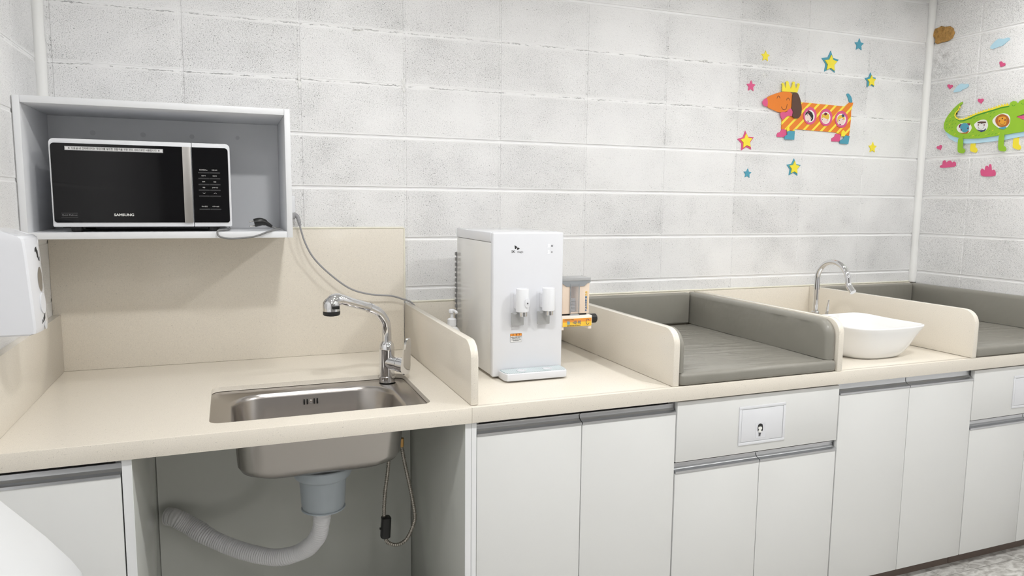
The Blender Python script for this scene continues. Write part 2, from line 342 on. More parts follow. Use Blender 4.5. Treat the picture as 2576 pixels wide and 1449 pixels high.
D = {
'head': [(2.16,2.01),(2.185,2.022),(2.25,2.044),(2.314,2.044),(2.313,2.005),(2.312,1.965),(2.283,1.951),(2.245,1.943),(2.21,1.952),(2.166,1.965),(2.168,1.988)],
'nose': [(2.161,2.01),(2.142,1.999),(2.133,1.985),(2.143,1.971),(2.166,1.965),(2.168,1.988)],
'crown': [(2.25,2.044),(2.251,2.075),(2.245,2.08),(2.252,2.086),(2.261,2.081),(2.27,2.059),(2.274,2.083),(2.27,2.09),(2.279,2.096),(2.288,2.091),(2.29,2.081),(2.302,2.06),(2.313,2.083),(2.31,2.09),(2.317,2.096),(2.327,2.091),(2.324,2.081),(2.335,2.063),(2.343,2.08),(2.339,2.086),(2.348,2.09),(2.357,2.085),(2.354,2.075),(2.344,2.045)],
'ear': [(2.312,2.044),(2.344,2.044),(2.363,2.013),(2.375,1.971),(2.373,1.94),(2.356,1.92),(2.332,1.921),(2.318,1.929),(2.323,1.953),(2.312,1.965)],
'bow': [(2.245,1.942),(2.263,1.948),(2.283,1.946),(2.296,1.962),(2.312,1.968),(2.323,1.953),(2.327,1.934),(2.318,1.93),(2.291,1.931),(2.262,1.909),(2.251,1.923)],
'body': [(2.366,2.001),(2.653,1.996),(2.682,2.016),(2.709,2.018),(2.698,1.978),(2.7,1.935),(2.697,1.874),(2.694,1.852),(2.621,1.859),(2.606,1.865),(2.344,1.87),(2.342,1.86),(2.263,1.867),(2.262,1.908),(2.283,1.951),(2.364,1.955)],
'tail': [(2.662,2.056),(2.668,2.061),(2.678,2.061),(2.696,2.046),(2.706,2.018),(2.684,2.017),(2.676,2.037)],
'boot1': [(2.265,1.867),(2.292,1.866),(2.299,1.83),(2.239,1.827),(2.236,1.839),(2.242,1.848),(2.256,1.852)],
'boot2': [(2.296,1.858),(2.342,1.859),(2.341,1.818),(2.282,1.818),(2.281,1.832),(2.297,1.841)],
'sock1': [(2.296,1.854),(2.292,1.87),(2.295,1.878),(2.3,1.881),(2.306,1.877),(2.309,1.855)],
'boot3': [(2.606,1.858),(2.639,1.857),(2.638,1.821),(2.583,1.82),(2.583,1.835),(2.6,1.844)],
'boot4': [(2.665,1.852),(2.696,1.851),(2.69,1.81),(2.633,1.811),(2.633,1.825),(2.654,1.835)],
'sock2': [(2.64,1.847),(2.64,1.869),(2.652,1.879),(2.666,1.87),(2.666,1.848)],
'eye1': [(2.222,2.009),(2.225,2.018),(2.23,2.022),(2.236,2.019),(2.24,2.011)],
'eye2': [(2.281,2.004),(2.283,2.013),(2.289,2.016),(2.295,2.013),(2.298,2.004)],
'smile': [(2.251,1.972),(2.257,1.962),(2.269,1.958),(2.281,1.964),(2.286,1.986)],
'stripe_ref': [(2.443,2.002),(2.379,1.943),(2.438,2.002),(2.492,2.001)],
'win0': [(2.474,1.94),(2.473,1.931),(2.471,1.922),(2.467,1.913),(2.46,1.906),(2.453,1.901),(2.444,1.897),(2.435,1.896),(2.426,1.896),(2.417,1.899),(2.409,1.904),(2.402,1.91),(2.396,1.918),(2.392,1.927),(2.391,1.936),(2.391,1.946),(2.394,1.955),(2.398,1.963),(2.404,1.97),(2.411,1.975),(2.42,1.979),(2.429,1.981),(2.438,1.98),(2.447,1.977),(2.455,1.973),(2.463,1.966),(2.468,1.959),(2.472,1.95)],
'pane0': [(2.461,1.937),(2.461,1.931),(2.459,1.924),(2.456,1.918),(2.451,1.913),(2.446,1.909),(2.439,1.907),(2.432,1.906),(2.425,1.906),(2.419,1.908),(2.413,1.911),(2.407,1.916),(2.403,1.921),(2.4,1.928),(2.399,1.934),(2.399,1.941),(2.401,1.947),(2.405,1.953),(2.409,1.958),(2.415,1.962),(2.421,1.965),(2.428,1.966),(2.435,1.966),(2.442,1.964),(2.448,1.96),(2.453,1.956),(2.457,1.95),(2.46,1.944)],
'win1': [(2.575,1.937),(2.575,1.928),(2.573,1.919),(2.568,1.911),(2.562,1.904),(2.555,1.898),(2.546,1.895),(2.537,1.893),(2.528,1.894),(2.519,1.896),(2.511,1.901),(2.504,1.907),(2.498,1.915),(2.494,1.924),(2.493,1.933),(2.493,1.943),(2.495,1.952),(2.5,1.96),(2.506,1.967),(2.513,1.972),(2.521,1.976),(2.531,1.977),(2.54,1.977),(2.549,1.974),(2.557,1.97),(2.564,1.963),(2.57,1.956),(2.574,1.947)],
'pane1': [(2.562,1.935),(2.562,1.928),(2.56,1.922),(2.557,1.916),(2.553,1.911),(2.547,1.907),(2.541,1.904),(2.534,1.903),(2.527,1.904),(2.521,1.905),(2.515,1.909),(2.51,1.913),(2.506,1.919),(2.503,1.925),(2.502,1.932),(2.502,1.938),(2.504,1.945),(2.507,1.951),(2.511,1.956),(2.517,1.96),(2.523,1.962),(2.53,1.963),(2.536,1.963),(2.543,1.961),(2.549,1.958),(2.554,1.953),(2.558,1.948),(2.561,1.941)],
'win2': [(2.677,1.933),(2.677,1.924),(2.674,1.915),(2.67,1.906),(2.664,1.899),(2.657,1.894),(2.648,1.89),(2.639,1.889),(2.629,1.89),(2.62,1.892),(2.612,1.897),(2.605,1.903),(2.599,1.911),(2.595,1.92),(2.594,1.929),(2.594,1.938),(2.596,1.947),(2.601,1.955),(2.607,1.962),(2.614,1.968),(2.623,1.971),(2.632,1.973),(2.641,1.972),(2.65,1.97),(2.659,1.965),(2.666,1.959),(2.671,1.951),(2.675,1.942)],
'pane2': [(2.664,1.931),(2.664,1.925),(2.662,1.919),(2.659,1.913),(2.654,1.908),(2.649,1.904),(2.643,1.902),(2.636,1.901),(2.629,1.901),(2.622,1.903),(2.616,1.906),(2.611,1.911),(2.607,1.916),(2.604,1.922),(2.603,1.928),(2.603,1.935),(2.605,1.941),(2.608,1.947),(2.613,1.952),(2.618,1.955),(2.624,1.958),(2.631,1.959),(2.638,1.959),(2.645,1.957),(2.651,1.954),(2.656,1.949),(2.66,1.944),(2.663,1.938)],
'face0': [(2.44,1.93),(2.44,1.924),(2.437,1.918),(2.433,1.913),(2.427,1.91),(2.421,1.909),(2.415,1.91),(2.409,1.912),(2.404,1.916),(2.401,1.922),(2.399,1.928),(2.4,1.934),(2.402,1.94),(2.407,1.944),(2.412,1.947),(2.418,1.949),(2.425,1.948),(2.431,1.946),(2.435,1.941),(2.439,1.936)],
'hair0': [(2.4,1.937),(2.403,1.951),(2.413,1.958),(2.429,1.961),(2.443,1.953),(2.451,1.94),(2.451,1.924),(2.444,1.914),(2.436,1.915),(2.442,1.927),(2.427,1.941),(2.416,1.95)],
'face1': [(2.552,1.925),(2.551,1.919),(2.548,1.914),(2.543,1.91),(2.537,1.907),(2.53,1.906),(2.523,1.906),(2.516,1.908),(2.511,1.912),(2.507,1.917),(2.506,1.923),(2.506,1.928),(2.509,1.933),(2.514,1.938),(2.52,1.94),(2.527,1.942),(2.534,1.941),(2.541,1.939),(2.546,1.935),(2.55,1.93)],
'hair1': [(2.504,1.935),(2.507,1.948),(2.52,1.955),(2.539,1.956),(2.551,1.95),(2.554,1.937),(2.549,1.927),(2.533,1.929),(2.514,1.935),(2.505,1.927)],
'face2': [(2.655,1.925),(2.654,1.919),(2.651,1.914),(2.647,1.909),(2.641,1.906),(2.635,1.905),(2.628,1.906),(2.622,1.908),(2.617,1.912),(2.613,1.917),(2.612,1.923),(2.612,1.929),(2.615,1.934),(2.619,1.939),(2.625,1.942),(2.632,1.943),(2.638,1.942),(2.645,1.94),(2.65,1.936),(2.653,1.931)],
'hair2': [(2.607,1.919),(2.608,1.94),(2.62,1.951),(2.636,1.953),(2.651,1.946),(2.656,1.931),(2.651,1.928),(2.639,1.939),(2.625,1.933),(2.614,1.927),(2.612,1.912)],
'flower0': [(2.427,1.957),(2.43,1.952),(2.423,1.952),(2.417,1.948),(2.415,1.953),(2.409,1.956),(2.414,1.96),(2.416,1.965),(2.422,1.962),(2.429,1.962)],
'flower1': [(2.536,1.952),(2.538,1.947),(2.531,1.947),(2.525,1.943),(2.522,1.948),(2.516,1.951),(2.522,1.955),(2.524,1.96),(2.53,1.957),(2.537,1.958)],
'flower2': [(2.65,1.949),(2.653,1.944),(2.646,1.944),(2.64,1.94),(2.637,1.945),(2.631,1.948),(2.636,1.952),(2.638,1.958),(2.645,1.955),(2.652,1.955)],
'bowtie0': [(2.416,1.915),(2.421,1.912),(2.425,1.915),(2.425,1.908),(2.421,1.91),(2.417,1.91)],
'bowtie2': [(2.622,1.909),(2.627,1.906),(2.632,1.908),(2.632,1.902),(2.627,1.904),(2.623,1.903)],
'dots0': [(2.415,1.941),(2.435,1.927)],
'dots1': [(2.51,1.925),(2.541,1.923)],
'cheeks1': [(2.51,1.918),(2.539,1.917)],
'dots2': [(2.62,1.925),(2.643,1.931)],
'starc': [(2.146,2.202),(2.069,2.058),(2.725,2.304),(2.544,2.203),(2.547,2.199),(2.816,2.135),(2.821,2.132),(2.054,1.799),(2.056,1.8),(2.073,1.648),(2.351,1.682),(2.354,1.682),(2.861,1.799)],
'cbody': [(-0.219,2.024),(-0.212,2.024),(-0.197,2.016),(-0.172,1.997),(-0.147,1.969),(-0.132,1.946),(-0.125,1.924),(-0.126,1.902),(-0.139,1.884),(-0.165,1.867),(-0.187,1.855),(-0.213,1.847),(-0.242,1.84),(-0.283,1.837),(-0.335,1.835),(-0.42,1.842),(-0.451,1.843),(-0.537,1.85),(-0.619,1.858),(-0.661,1.864),(-0.664,1.876),(-0.654,1.885),(-0.566,1.895),(-0.53,1.905),(-0.497,1.922),(-0.529,1.93),(-0.612,1.932),(-0.654,1.935),(-0.655,1.949),(-0.638,1.958),(-0.56,1.968),(-0.556,1.981),(-0.542,1.993),(-0.523,1.999),(-0.507,1.994),(-0.499,1.982),(-0.489,1.994),(-0.476,1.997),(-0.464,1.992),(-0.458,1.978),(-0.418,1.975),(-0.378,1.968),(-0.34,1.962),(-0.296,1.953),(-0.257,1.94),(-0.231,1.933),(-0.21,1.935),(-0.19,1.947),(-0.181,1.962),(-0.186,1.976),(-0.196,1.991),(-0.204,2.004),(-0.219,2.016)],
'czig': [(-0.21,2.005),(-0.212,1.996),(-0.204,1.993),(-0.207,1.984),(-0.197,1.982),(-0.197,1.974),(-0.188,1.974),(-0.192,1.966),(-0.185,1.963),(-0.192,1.96),(-0.19,1.952),(-0.198,1.952),(-0.2,1.944),(-0.21,1.945),(-0.212,1.938),(-0.218,1.944),(-0.226,1.937),(-0.23,1.944),(-0.239,1.939),(-0.242,1.947),(-0.252,1.943),(-0.255,1.951),(-0.265,1.947),(-0.267,1.956),(-0.277,1.951),(-0.28,1.96),(-0.29,1.955),(-0.293,1.964),(-0.303,1.958),(-0.307,1.967),(-0.316,1.961),(-0.32,1.97),(-0.329,1.964),(-0.333,1.973),(-0.342,1.966),(-0.346,1.975),(-0.355,1.968),(-0.359,1.978),(-0.368,1.971),(-0.371,1.98),(-0.381,1.973),(-0.384,1.982),(-0.393,1.975),(-0.396,1.985),(-0.406,1.978),(-0.408,1.988),(-0.419,1.98),(-0.423,1.99),(-0.432,1.981),(-0.435,1.991),(-0.444,1.982),(-0.448,1.992),(-0.457,1.983),(-0.458,1.978),(-0.418,1.975),(-0.378,1.967),(-0.34,1.961),(-0.296,1.952),(-0.257,1.939),(-0.231,1.933),(-0.21,1.934),(-0.19,1.946),(-0.18,1.962),(-0.184,1.975),(-0.198,1.989),(-0.207,2.007)],
'cdark': [(-0.207,2.006),(-0.209,1.998),(-0.202,1.995),(-0.203,1.986),(-0.195,1.984),(-0.194,1.976),(-0.185,1.975),(-0.189,1.967),(-0.181,1.963),(-0.188,1.959),(-0.187,1.951),(-0.195,1.949),(-0.199,1.941),(-0.208,1.942),(-0.212,1.934),(-0.219,1.94),(-0.227,1.934),(-0.231,1.94),(-0.24,1.936),(-0.244,1.944),(-0.254,1.939),(-0.257,1.947),(-0.266,1.943),(-0.269,1.951),(-0.279,1.947),(-0.282,1.956),(-0.292,1.951),(-0.295,1.96),(-0.305,1.954),(-0.308,1.963),(-0.318,1.957),(-0.322,1.965),(-0.331,1.96),(-0.334,1.968),(-0.344,1.962),(-0.348,1.97),(-0.357,1.964),(-0.36,1.973),(-0.37,1.966),(-0.373,1.975),(-0.382,1.968),(-0.386,1.977),(-0.395,1.971),(-0.398,1.98),(-0.408,1.973),(-0.411,1.983),(-0.42,1.975),(-0.424,1.984),(-0.433,1.976),(-0.437,1.985),(-0.446,1.977),(-0.45,1.986),(-0.458,1.978),(-0.461,1.972),(-0.421,1.969),(-0.381,1.961),(-0.343,1.955),(-0.299,1.946),(-0.26,1.933),(-0.234,1.927),(-0.213,1.928),(-0.193,1.94),(-0.183,1.955),(-0.187,1.969),(-0.201,1.982),(-0.21,2.0)],
'cbelly': [(-0.126,1.905),(-0.135,1.879),(-0.157,1.849),(-0.189,1.83),(-0.216,1.82),(-0.256,1.815),(-0.308,1.813),(-0.423,1.817),(-0.453,1.819),(-0.539,1.829),(-0.644,1.841),(-0.656,1.864),(-0.536,1.855),(-0.334,1.844),(-0.241,1.848),(-0.171,1.87)],
'leg1': [(-0.213,1.85),(-0.241,1.845),(-0.241,1.792),(-0.25,1.79),(-0.255,1.783),(-0.257,1.778),(-0.253,1.772),(-0.249,1.766),(-0.225,1.77),(-0.215,1.779)],
'leg2': [(-0.423,1.847),(-0.451,1.848),(-0.449,1.79),(-0.459,1.787),(-0.465,1.775),(-0.464,1.769),(-0.46,1.763),(-0.439,1.766),(-0.425,1.774)],
'leg3': [(-0.277,1.821),(-0.303,1.818),(-0.301,1.794),(-0.31,1.789),(-0.315,1.778),(-0.31,1.766),(-0.295,1.769),(-0.275,1.778)],
'leg4': [(-0.489,1.829),(-0.516,1.832),(-0.514,1.794),(-0.523,1.788),(-0.529,1.777),(-0.523,1.766),(-0.502,1.773),(-0.488,1.78)],
'tongue': [(-0.498,1.922),(-0.513,1.925),(-0.53,1.925),(-0.564,1.925),(-0.566,1.9),(-0.53,1.907),(-0.515,1.913)],
'cwin0': [(-0.197,1.896),(-0.208,1.914),(-0.224,1.918),(-0.247,1.917),(-0.268,1.914),(-0.282,1.891),(-0.274,1.873),(-0.258,1.864),(-0.231,1.867),(-0.209,1.877)],
'cwin1': [(-0.29,1.906),(-0.305,1.918),(-0.324,1.925),(-0.341,1.925),(-0.355,1.92),(-0.365,1.896),(-0.361,1.878),(-0.349,1.868),(-0.332,1.865),(-0.314,1.874),(-0.299,1.889)],
'cwin2': [(-0.383,1.918),(-0.395,1.933),(-0.413,1.942),(-0.436,1.946),(-0.458,1.938),(-0.47,1.92),(-0.471,1.897),(-0.463,1.879),(-0.443,1.868),(-0.422,1.874),(-0.399,1.891),(-0.386,1.905)],
'eleph': [(-0.267,1.892),(-0.267,1.885),(-0.264,1.879),(-0.259,1.874),(-0.253,1.871),(-0.245,1.871),(-0.238,1.873),(-0.231,1.877),(-0.225,1.882),(-0.221,1.889),(-0.219,1.896),(-0.219,1.903),(-0.222,1.91),(-0.227,1.914),(-0.234,1.917),(-0.241,1.917),(-0.249,1.916),(-0.256,1.912),(-0.262,1.906),(-0.266,1.899)],
'ear1': [(-0.212,1.897),(-0.21,1.908),(-0.216,1.914),(-0.227,1.914),(-0.222,1.904),(-0.218,1.896)],
'ear2': [(-0.253,1.915),(-0.268,1.914),(-0.271,1.909),(-0.269,1.903),(-0.261,1.905)],
'elbody': [(-0.218,1.875),(-0.228,1.87),(-0.251,1.87),(-0.265,1.879),(-0.268,1.874),(-0.258,1.864),(-0.231,1.866)],
'mask': [(-0.309,1.916),(-0.327,1.917),(-0.352,1.914),(-0.353,1.907),(-0.334,1.907),(-0.31,1.91)],
'rbody': [(-0.307,1.88),(-0.325,1.875),(-0.345,1.874),(-0.354,1.882),(-0.356,1.877),(-0.349,1.868),(-0.332,1.865),(-0.316,1.874)],
'lion': [(-0.468,1.907),(-0.468,1.9),(-0.466,1.894),(-0.462,1.888),(-0.457,1.884),(-0.451,1.881),(-0.444,1.879),(-0.437,1.879),(-0.429,1.881),(-0.421,1.884),(-0.414,1.888),(-0.409,1.893),(-0.404,1.9),(-0.401,1.906),(-0.399,1.913),(-0.399,1.92),(-0.401,1.927),(-0.405,1.932),(-0.41,1.936),(-0.416,1.939),(-0.423,1.941),(-0.431,1.941),(-0.439,1.939),(-0.446,1.936),(-0.453,1.932),(-0.459,1.926),(-0.463,1.92),(-0.466,1.914)],
'lface': [(-0.412,1.926),(-0.422,1.93),(-0.443,1.929),(-0.452,1.922),(-0.455,1.898),(-0.45,1.888),(-0.426,1.888),(-0.416,1.897)],
'lbody': [(-0.417,1.877),(-0.45,1.882),(-0.457,1.875),(-0.443,1.868),(-0.424,1.873)],
'cheeks': [(-0.226,1.885),(-0.261,1.89),(-0.315,1.901),(-0.345,1.898),(-0.42,1.91),(-0.447,1.912)],
'noses': [(-0.332,1.907),(-0.433,1.92)],
'rsmile': [(-0.314,1.893),(-0.32,1.883),(-0.331,1.878),(-0.34,1.881),(-0.346,1.891)],
'lsmile': [(-0.42,1.903),(-0.426,1.895),(-0.436,1.892),(-0.445,1.894),(-0.448,1.903)],
'ceye1': [(-0.472,1.982),(-0.475,1.976),(-0.48,1.974),(-0.485,1.975),(-0.488,1.98)],
'ceye2': [(-0.514,1.984),(-0.519,1.979),(-0.524,1.976),(-0.529,1.978),(-0.531,1.982)],
'heart0': [(-0.138,2.116),(-0.139,2.117),(-0.14,2.119),(-0.144,2.12),(-0.148,2.119),(-0.152,2.116),(-0.154,2.112),(-0.152,2.108),(-0.148,2.105),(-0.143,2.102),(-0.14,2.1),(-0.138,2.098),(-0.138,2.097),(-0.138,2.098),(-0.136,2.101),(-0.132,2.105),(-0.128,2.109),(-0.124,2.114),(-0.123,2.119),(-0.124,2.122),(-0.128,2.124),(-0.133,2.123),(-0.136,2.12),(-0.138,2.117)],
'heart1': [(-0.309,2.023),(-0.309,2.025),(-0.311,2.027),(-0.314,2.029),(-0.318,2.029),(-0.322,2.026),(-0.325,2.022),(-0.324,2.018),(-0.321,2.014),(-0.317,2.01),(-0.315,2.007),(-0.313,2.004),(-0.313,2.003),(-0.313,2.004),(-0.311,2.007),(-0.307,2.01),(-0.301,2.014),(-0.297,2.018),(-0.294,2.023),(-0.295,2.027),(-0.298,2.03),(-0.303,2.03),(-0.307,2.027),(-0.309,2.025)],
'heart2': [(-0.103,1.809),(-0.102,1.811),(-0.103,1.814),(-0.105,1.817),(-0.109,1.818),(-0.114,1.817),(-0.117,1.813),(-0.118,1.809),(-0.117,1.804),(-0.114,1.799),(-0.113,1.795),(-0.113,1.792),(-0.113,1.791),(-0.112,1.792),(-0.109,1.794),(-0.104,1.796),(-0.098,1.798),(-0.093,1.8),(-0.089,1.804),(-0.088,1.808),(-0.091,1.812),(-0.095,1.813),(-0.099,1.812),(-0.102,1.81)],
'heart3': [(-0.404,2.182),(-0.405,2.183),(-0.407,2.184),(-0.411,2.184),(-0.416,2.181),(-0.418,2.176),(-0.418,2.172),(-0.414,2.169),(-0.409,2.168),(-0.403,2.168),(-0.399,2.167),(-0.396,2.167),(-0.395,2.166),(-0.396,2.167),(-0.395,2.17),(-0.393,2.175),(-0.391,2.18),(-0.389,2.186),(-0.389,2.191),(-0.393,2.193),(-0.397,2.193),(-0.402,2.19),(-0.404,2.186),(-0.404,2.183)],
'cloud0': [(-0.336,2.271),(-0.346,2.283),(-0.362,2.296),(-0.376,2.303),(-0.401,2.296),(-0.412,2.299),(-0.426,2.298),(-0.431,2.287),(-0.414,2.278),(-0.399,2.266),(-0.371,2.263),(-0.351,2.258),(-0.338,2.264)],
'cloud1': [(-0.158,2.079),(-0.165,2.092),(-0.176,2.105),(-0.191,2.116),(-0.206,2.117),(-0.221,2.11),(-0.234,2.113),(-0.243,2.102),(-0.23,2.09),(-0.209,2.088),(-0.2,2.079),(-0.178,2.079)],
'bush0': [(-0.117,1.699),(-0.116,1.711),(-0.13,1.715),(-0.13,1.733),(-0.141,1.74),(-0.152,1.724),(-0.161,1.734),(-0.174,1.735),(-0.183,1.723),(-0.193,1.73),(-0.205,1.722),(-0.205,1.701)],
'bush1': [(-0.345,1.648),(-0.339,1.679),(-0.348,1.689),(-0.361,1.675),(-0.363,1.698),(-0.373,1.701),(-0.38,1.689),(-0.381,1.705),(-0.388,1.708),(-0.393,1.699),(-0.396,1.674),(-0.406,1.682),(-0.417,1.668),(-0.417,1.647)],
'foam': [(-0.032,2.422),(-0.052,2.423),(-0.064,2.427),(-0.091,2.418),(-0.114,2.416),(-0.134,2.399),(-0.14,2.376),(-0.132,2.355),(-0.104,2.344),(-0.065,2.344),(-0.049,2.34),(-0.037,2.348),(-0.037,2.363),(-0.025,2.382),(-0.025,2.406)],
'hframe': [(1.356,0.805),(1.549,0.803),(1.556,0.664),(1.358,0.665)],
'hpanel': [(1.365,0.796),(1.548,0.796),(1.549,0.672),(1.366,0.674)],
'ghair': [(1.444,0.709),(1.443,0.721),(1.445,0.731),(1.451,0.735),(1.457,0.735),(1.464,0.731),(1.466,0.721),(1.466,0.709),(1.462,0.706),(1.458,0.712),(1.449,0.713),(1.446,0.707)],
'gface': [(1.462,0.718),(1.462,0.716),(1.461,0.714),(1.459,0.713),(1.457,0.712),(1.454,0.712),(1.452,0.713),(1.449,0.714),(1.447,0.716),(1.446,0.718),(1.445,0.72),(1.446,0.722),(1.447,0.724),(1.449,0.725),(1.451,0.726),(1.453,0.726),(1.456,0.725),(1.458,0.724),(1.46,0.722),(1.462,0.72)],
'gbangs': [(1.445,0.725),(1.447,0.731),(1.454,0.733),(1.461,0.728),(1.463,0.723),(1.459,0.727),(1.453,0.724)],
'gshirt': [(1.448,0.713),(1.458,0.712),(1.462,0.704),(1.458,0.701),(1.449,0.702),(1.446,0.706)],
'gskirt': [(1.447,0.703),(1.459,0.702),(1.457,0.697),(1.449,0.698)],
'glegs': [(1.449,0.699),(1.452,0.698),(1.452,0.689),(1.449,0.689)],
'glegs2': [(1.453,0.698),(1.457,0.698),(1.456,0.688),(1.454,0.689)],
'gsticker': [(1.434,0.738),(1.477,0.736),(1.479,0.683),(1.437,0.684)],
}
# ------------------------------------------------------------------ camera (solved from the block courses: 400 x 200 mm)
cam = bpy.data.cameras.new('camera'); co = bpy.data.objects.new('camera', cam); COL.objects.link(co)
cam.sensor_width = 36; cam.lens = 1819.32/2576*36; cam.clip_start = .05
a, b_, c_ = -.37219, -.11784, -.00984
Rz = Matrix.Rotation(a, 3, 'Z'); Rx = Matrix.Rotation(b_, 3, 'X'); Ry = Matrix.Rotation(c_, 3, 'Y')
RM = Rz @ Rx @ Ry
rt, fw, up = RM.col[0], RM.col[1], RM.col[2]
m4 = Matrix((( rt.x, up.x, -fw.x, -.26178), (rt.y, up.y, -fw.y, -2.87763), (rt.z, up.z, -fw.z, 1.49851), (0, 0, 0, 1)))
co.matrix_world = m4; SC.camera = co
# ------------------------------------------------------------------ setting
XL, XR, YB, YF, ZC = -.84, 3.216, 0., -5.2, 2.62
Z0 = .897
def block_wall(name, u0, u1, ujs, mapf, m, vd=.0028, zd=.0060, ztop=ZC):
    us = {u0: 0., u1: 0.}; zs = {0.: 0., ztop: 0.}
    for c in ujs:
        if c-.008 > u0 and c+.008 < u1:
            us[c-.0065] = 0; us[c-.0035] = vd; us[c+.0035] = vd; us[c+.0065] = 0
    for k in range(-6, 9):
        c = 1.15+.2*k; d = zd
        if k in (4, 5) and name == 'wall_back': d = .0012
        if c-.01 > 0 and c+.01 < ztop:
            zs[c-.0080] = 0; zs[c-.0045] = d; zs[c+.0045] = d; zs[c+.0060] = 0
    U = sorted(us); Z = sorted(zs); mb = MB(); b = mb.b
    V = [[b.verts.new(mapf(u, z, max(us[u], zs[z]))) for z in Z] for u in U]
    for i in range(len(U)-1):
        for j in range(len(Z)-1): b.faces.new((V[i][j], V[i+1][j], V[i+1][j+1], V[i][j+1]))
    bk = [b.verts.new(mapf(u, z, .1)) for u, z in ((u0, 0), (u1, 0), (u1, ztop), (u0, ztop))]
    b.faces.new(bk[::-1])
    b.faces.new([V[i][0] for i in range(len(U))]+[bk[1], bk[0]]); b.faces.new([V[i][-1] for i in range(len(U))]+[bk[2], bk[3]])
    b.faces.new([V[0][j] for j in range(len(Z))]+[bk[3], bk[0]]); b.faces.new([V[-1][j] for j in range(len(Z))]+[bk[2], bk[1]])
    bmesh.ops.recalc_face_normals(b, faces=b.faces)
    me = bpy.data.meshes.new(name); b.to_mesh(me); b.free()
    o = bpy.data.objects.new(name, me); COL.objects.link(o); me.materials.append(M[m]); ORG[o.name] = Vector((0, 0, 0))
    return struct(o)
wb = block_wall('wall_back', XL, XR, [.4*k for k in range(-2, 9)], lambda u, z, d: (u, YB+d, z), 'wall')
wr = block_wall('wall_right', YF, YB, [-.281-.4*k for k in range(0, 12)], lambda u, z, d: (XR+d, u, z), 'wall_r')
wl = block_wall('wall_left', YF, YB, [-.3-.4*k for k in range(0, 12)], lambda u, z, d: (XL-d, u, z), 'wall_l', .0012, .0022)
struct(MB().box(XL-.1, XR+.1, YF-.1, YF, 0, ZC).build('wall_front', 'rearwall'))
struct(MB().box(XL-.1, XR+.1, YF-.1, YB+.1, -.1, 0).build('floor', 'floor'))
struct(MB().box(XL-.1, XR+.1, YF-.1, YB+.1, ZC, ZC+.1).build('ceiling', 'ceil'))
def bead_rf(r):
    ph = random.random()*9
    return lambda i, t: r*(1+.16*noise.noise(Vector((t*9+ph, 0, 0)))+.10*noise.noise(Vector((t*40+ph, 3, 0))))
struct(MB().tube([(3.204, -.010, 1.09), (3.204, -.010, 2.61)], .03, 14, bead_rf(.019), step=.02).build('trim_1', 'bead'))
struct(MB().tube([(-.829, -.010, 1.80), (-.828, -.010, 2.61)], .02, 14, bead_rf(.019), step=.02).build('trim_2', 'bead'))
# ------------------------------------------------------------------ ceiling lamps (the light of the room)
for (lx, ly, where) in ((.10, -.82, 'above the left sink, nearest the block wall'), (.10, -1.90, 'above the floor in front of the left sink'), (1.62, -.82, 'above the changing table, nearest the block wall'), (1.62, -1.90, 'above the floor in front of the cabinet with the girl sticker'),
                        (.10, -3.0, 'left lamp of the third row from the block wall'), (1.62, -3.0, 'right lamp of the third row from the block wall'), (.10, -4.1, 'left lamp of the rearmost row'), (1.62, -4.1, 'right lamp of the rearmost row'), (2.85, -.82, 'added to brighten the corner above the far changing pad'), (2.85, -1.95, 'added beside the second row to brighten the crocodile wall'), (2.85, -3.2, 'added at the rear right to brighten the crocodile wall')):  # right-hand column is added to brighten that side, no lamps known there
    t = thing('downlight', 'round white ceiling downlight '+where, 'ceiling lamp', (lx, ly, ZC-.02), 'round downlights in the ceiling')
    MB().lathe([(.080, ZC-.0005), (.100, ZC-.0005), (.100, ZC-.006), (.092, ZC-.012), (.080, ZC-.012)], (lx, ly, 0), 'z', 40, False, False).build('trim_ring', 'lampb', t)
    MB().lathe([(.078, ZC-.0008), (.0785, ZC-.008), (.076, ZC-.010)], (lx, ly, 0), 'z', 40).build('diffuser', 'lamp_wall' if ly > -1 else 'lamp_mid' if ly > -2.5 and lx < 2 else 'lamp_added' if lx > 2 else 'lamp', t)
# ------------------------------------------------------------------ worktops, splashbacks, dividers
YW = -.905
def worktop_left():
    n = 6; hole = rrect(-.332, .288, -.820, -.412, .03, n); outer = rrect(XL+.002, .386, YW+.002, -.0005, .0005, n)
    mb = slab_with_hole(outer, hole, Z0-.015, Z0, n)
    mb.box(XL+.002, .386, YW, YW+.022, .849, Z0-.0004, .0015)
    return tag(mb.build('worktop', 'stone', None, 30), 'beige speckled stone worktop around the steel sink, left of the first divider', 'worktop')
worktop_left()
mb = MB().box(.3865, XR-.002, YW+.004, -.0005, Z0-.015, Z0-.0002, .0008).box(.3865, XR-.002, YW, YW+.022, .849, Z0, .0015)
tag(mb.build('worktop', 'stone', None, 30), 'long beige stone worktop under water dispenser, basin and changing pads', 'worktop')
t = thing('splashback', 'tall beige stone splashback below the microwave shelf', 'splashback', (-.23, -.006, Z0))
MB().box(XL+.0005, .3872, -.012, -.0005, Z0+.0005, 1.389, .001).build('stone_panel', 'stone', t)
s = MB().tube([(-.05, -.0065, 1.3935), (.16, -.0065, 1.3936), (.388, -.0065, 1.3935)], .004, 8, bead_rf(.0042), step=.008)
s.tube([(.3912, -.0065, 1.392), (.3912, -.0065, 1.25), (.3914, -.0065, 1.097)], .004, 8, bead_rf(.0042), step=.008)
lab(s.build('sealant', 'sealant', t), 'yellowed cream sealant bead')
t = thing('splashback', 'low beige stone splashback running behind the dispenser, pads and basin', 'splashback', (1.8, -.006, Z0))
MB().box(.4125, XR-.004, -.012, -.0005, Z0+.0005, 1.088, .001).build('stone_panel', 'stone', t)
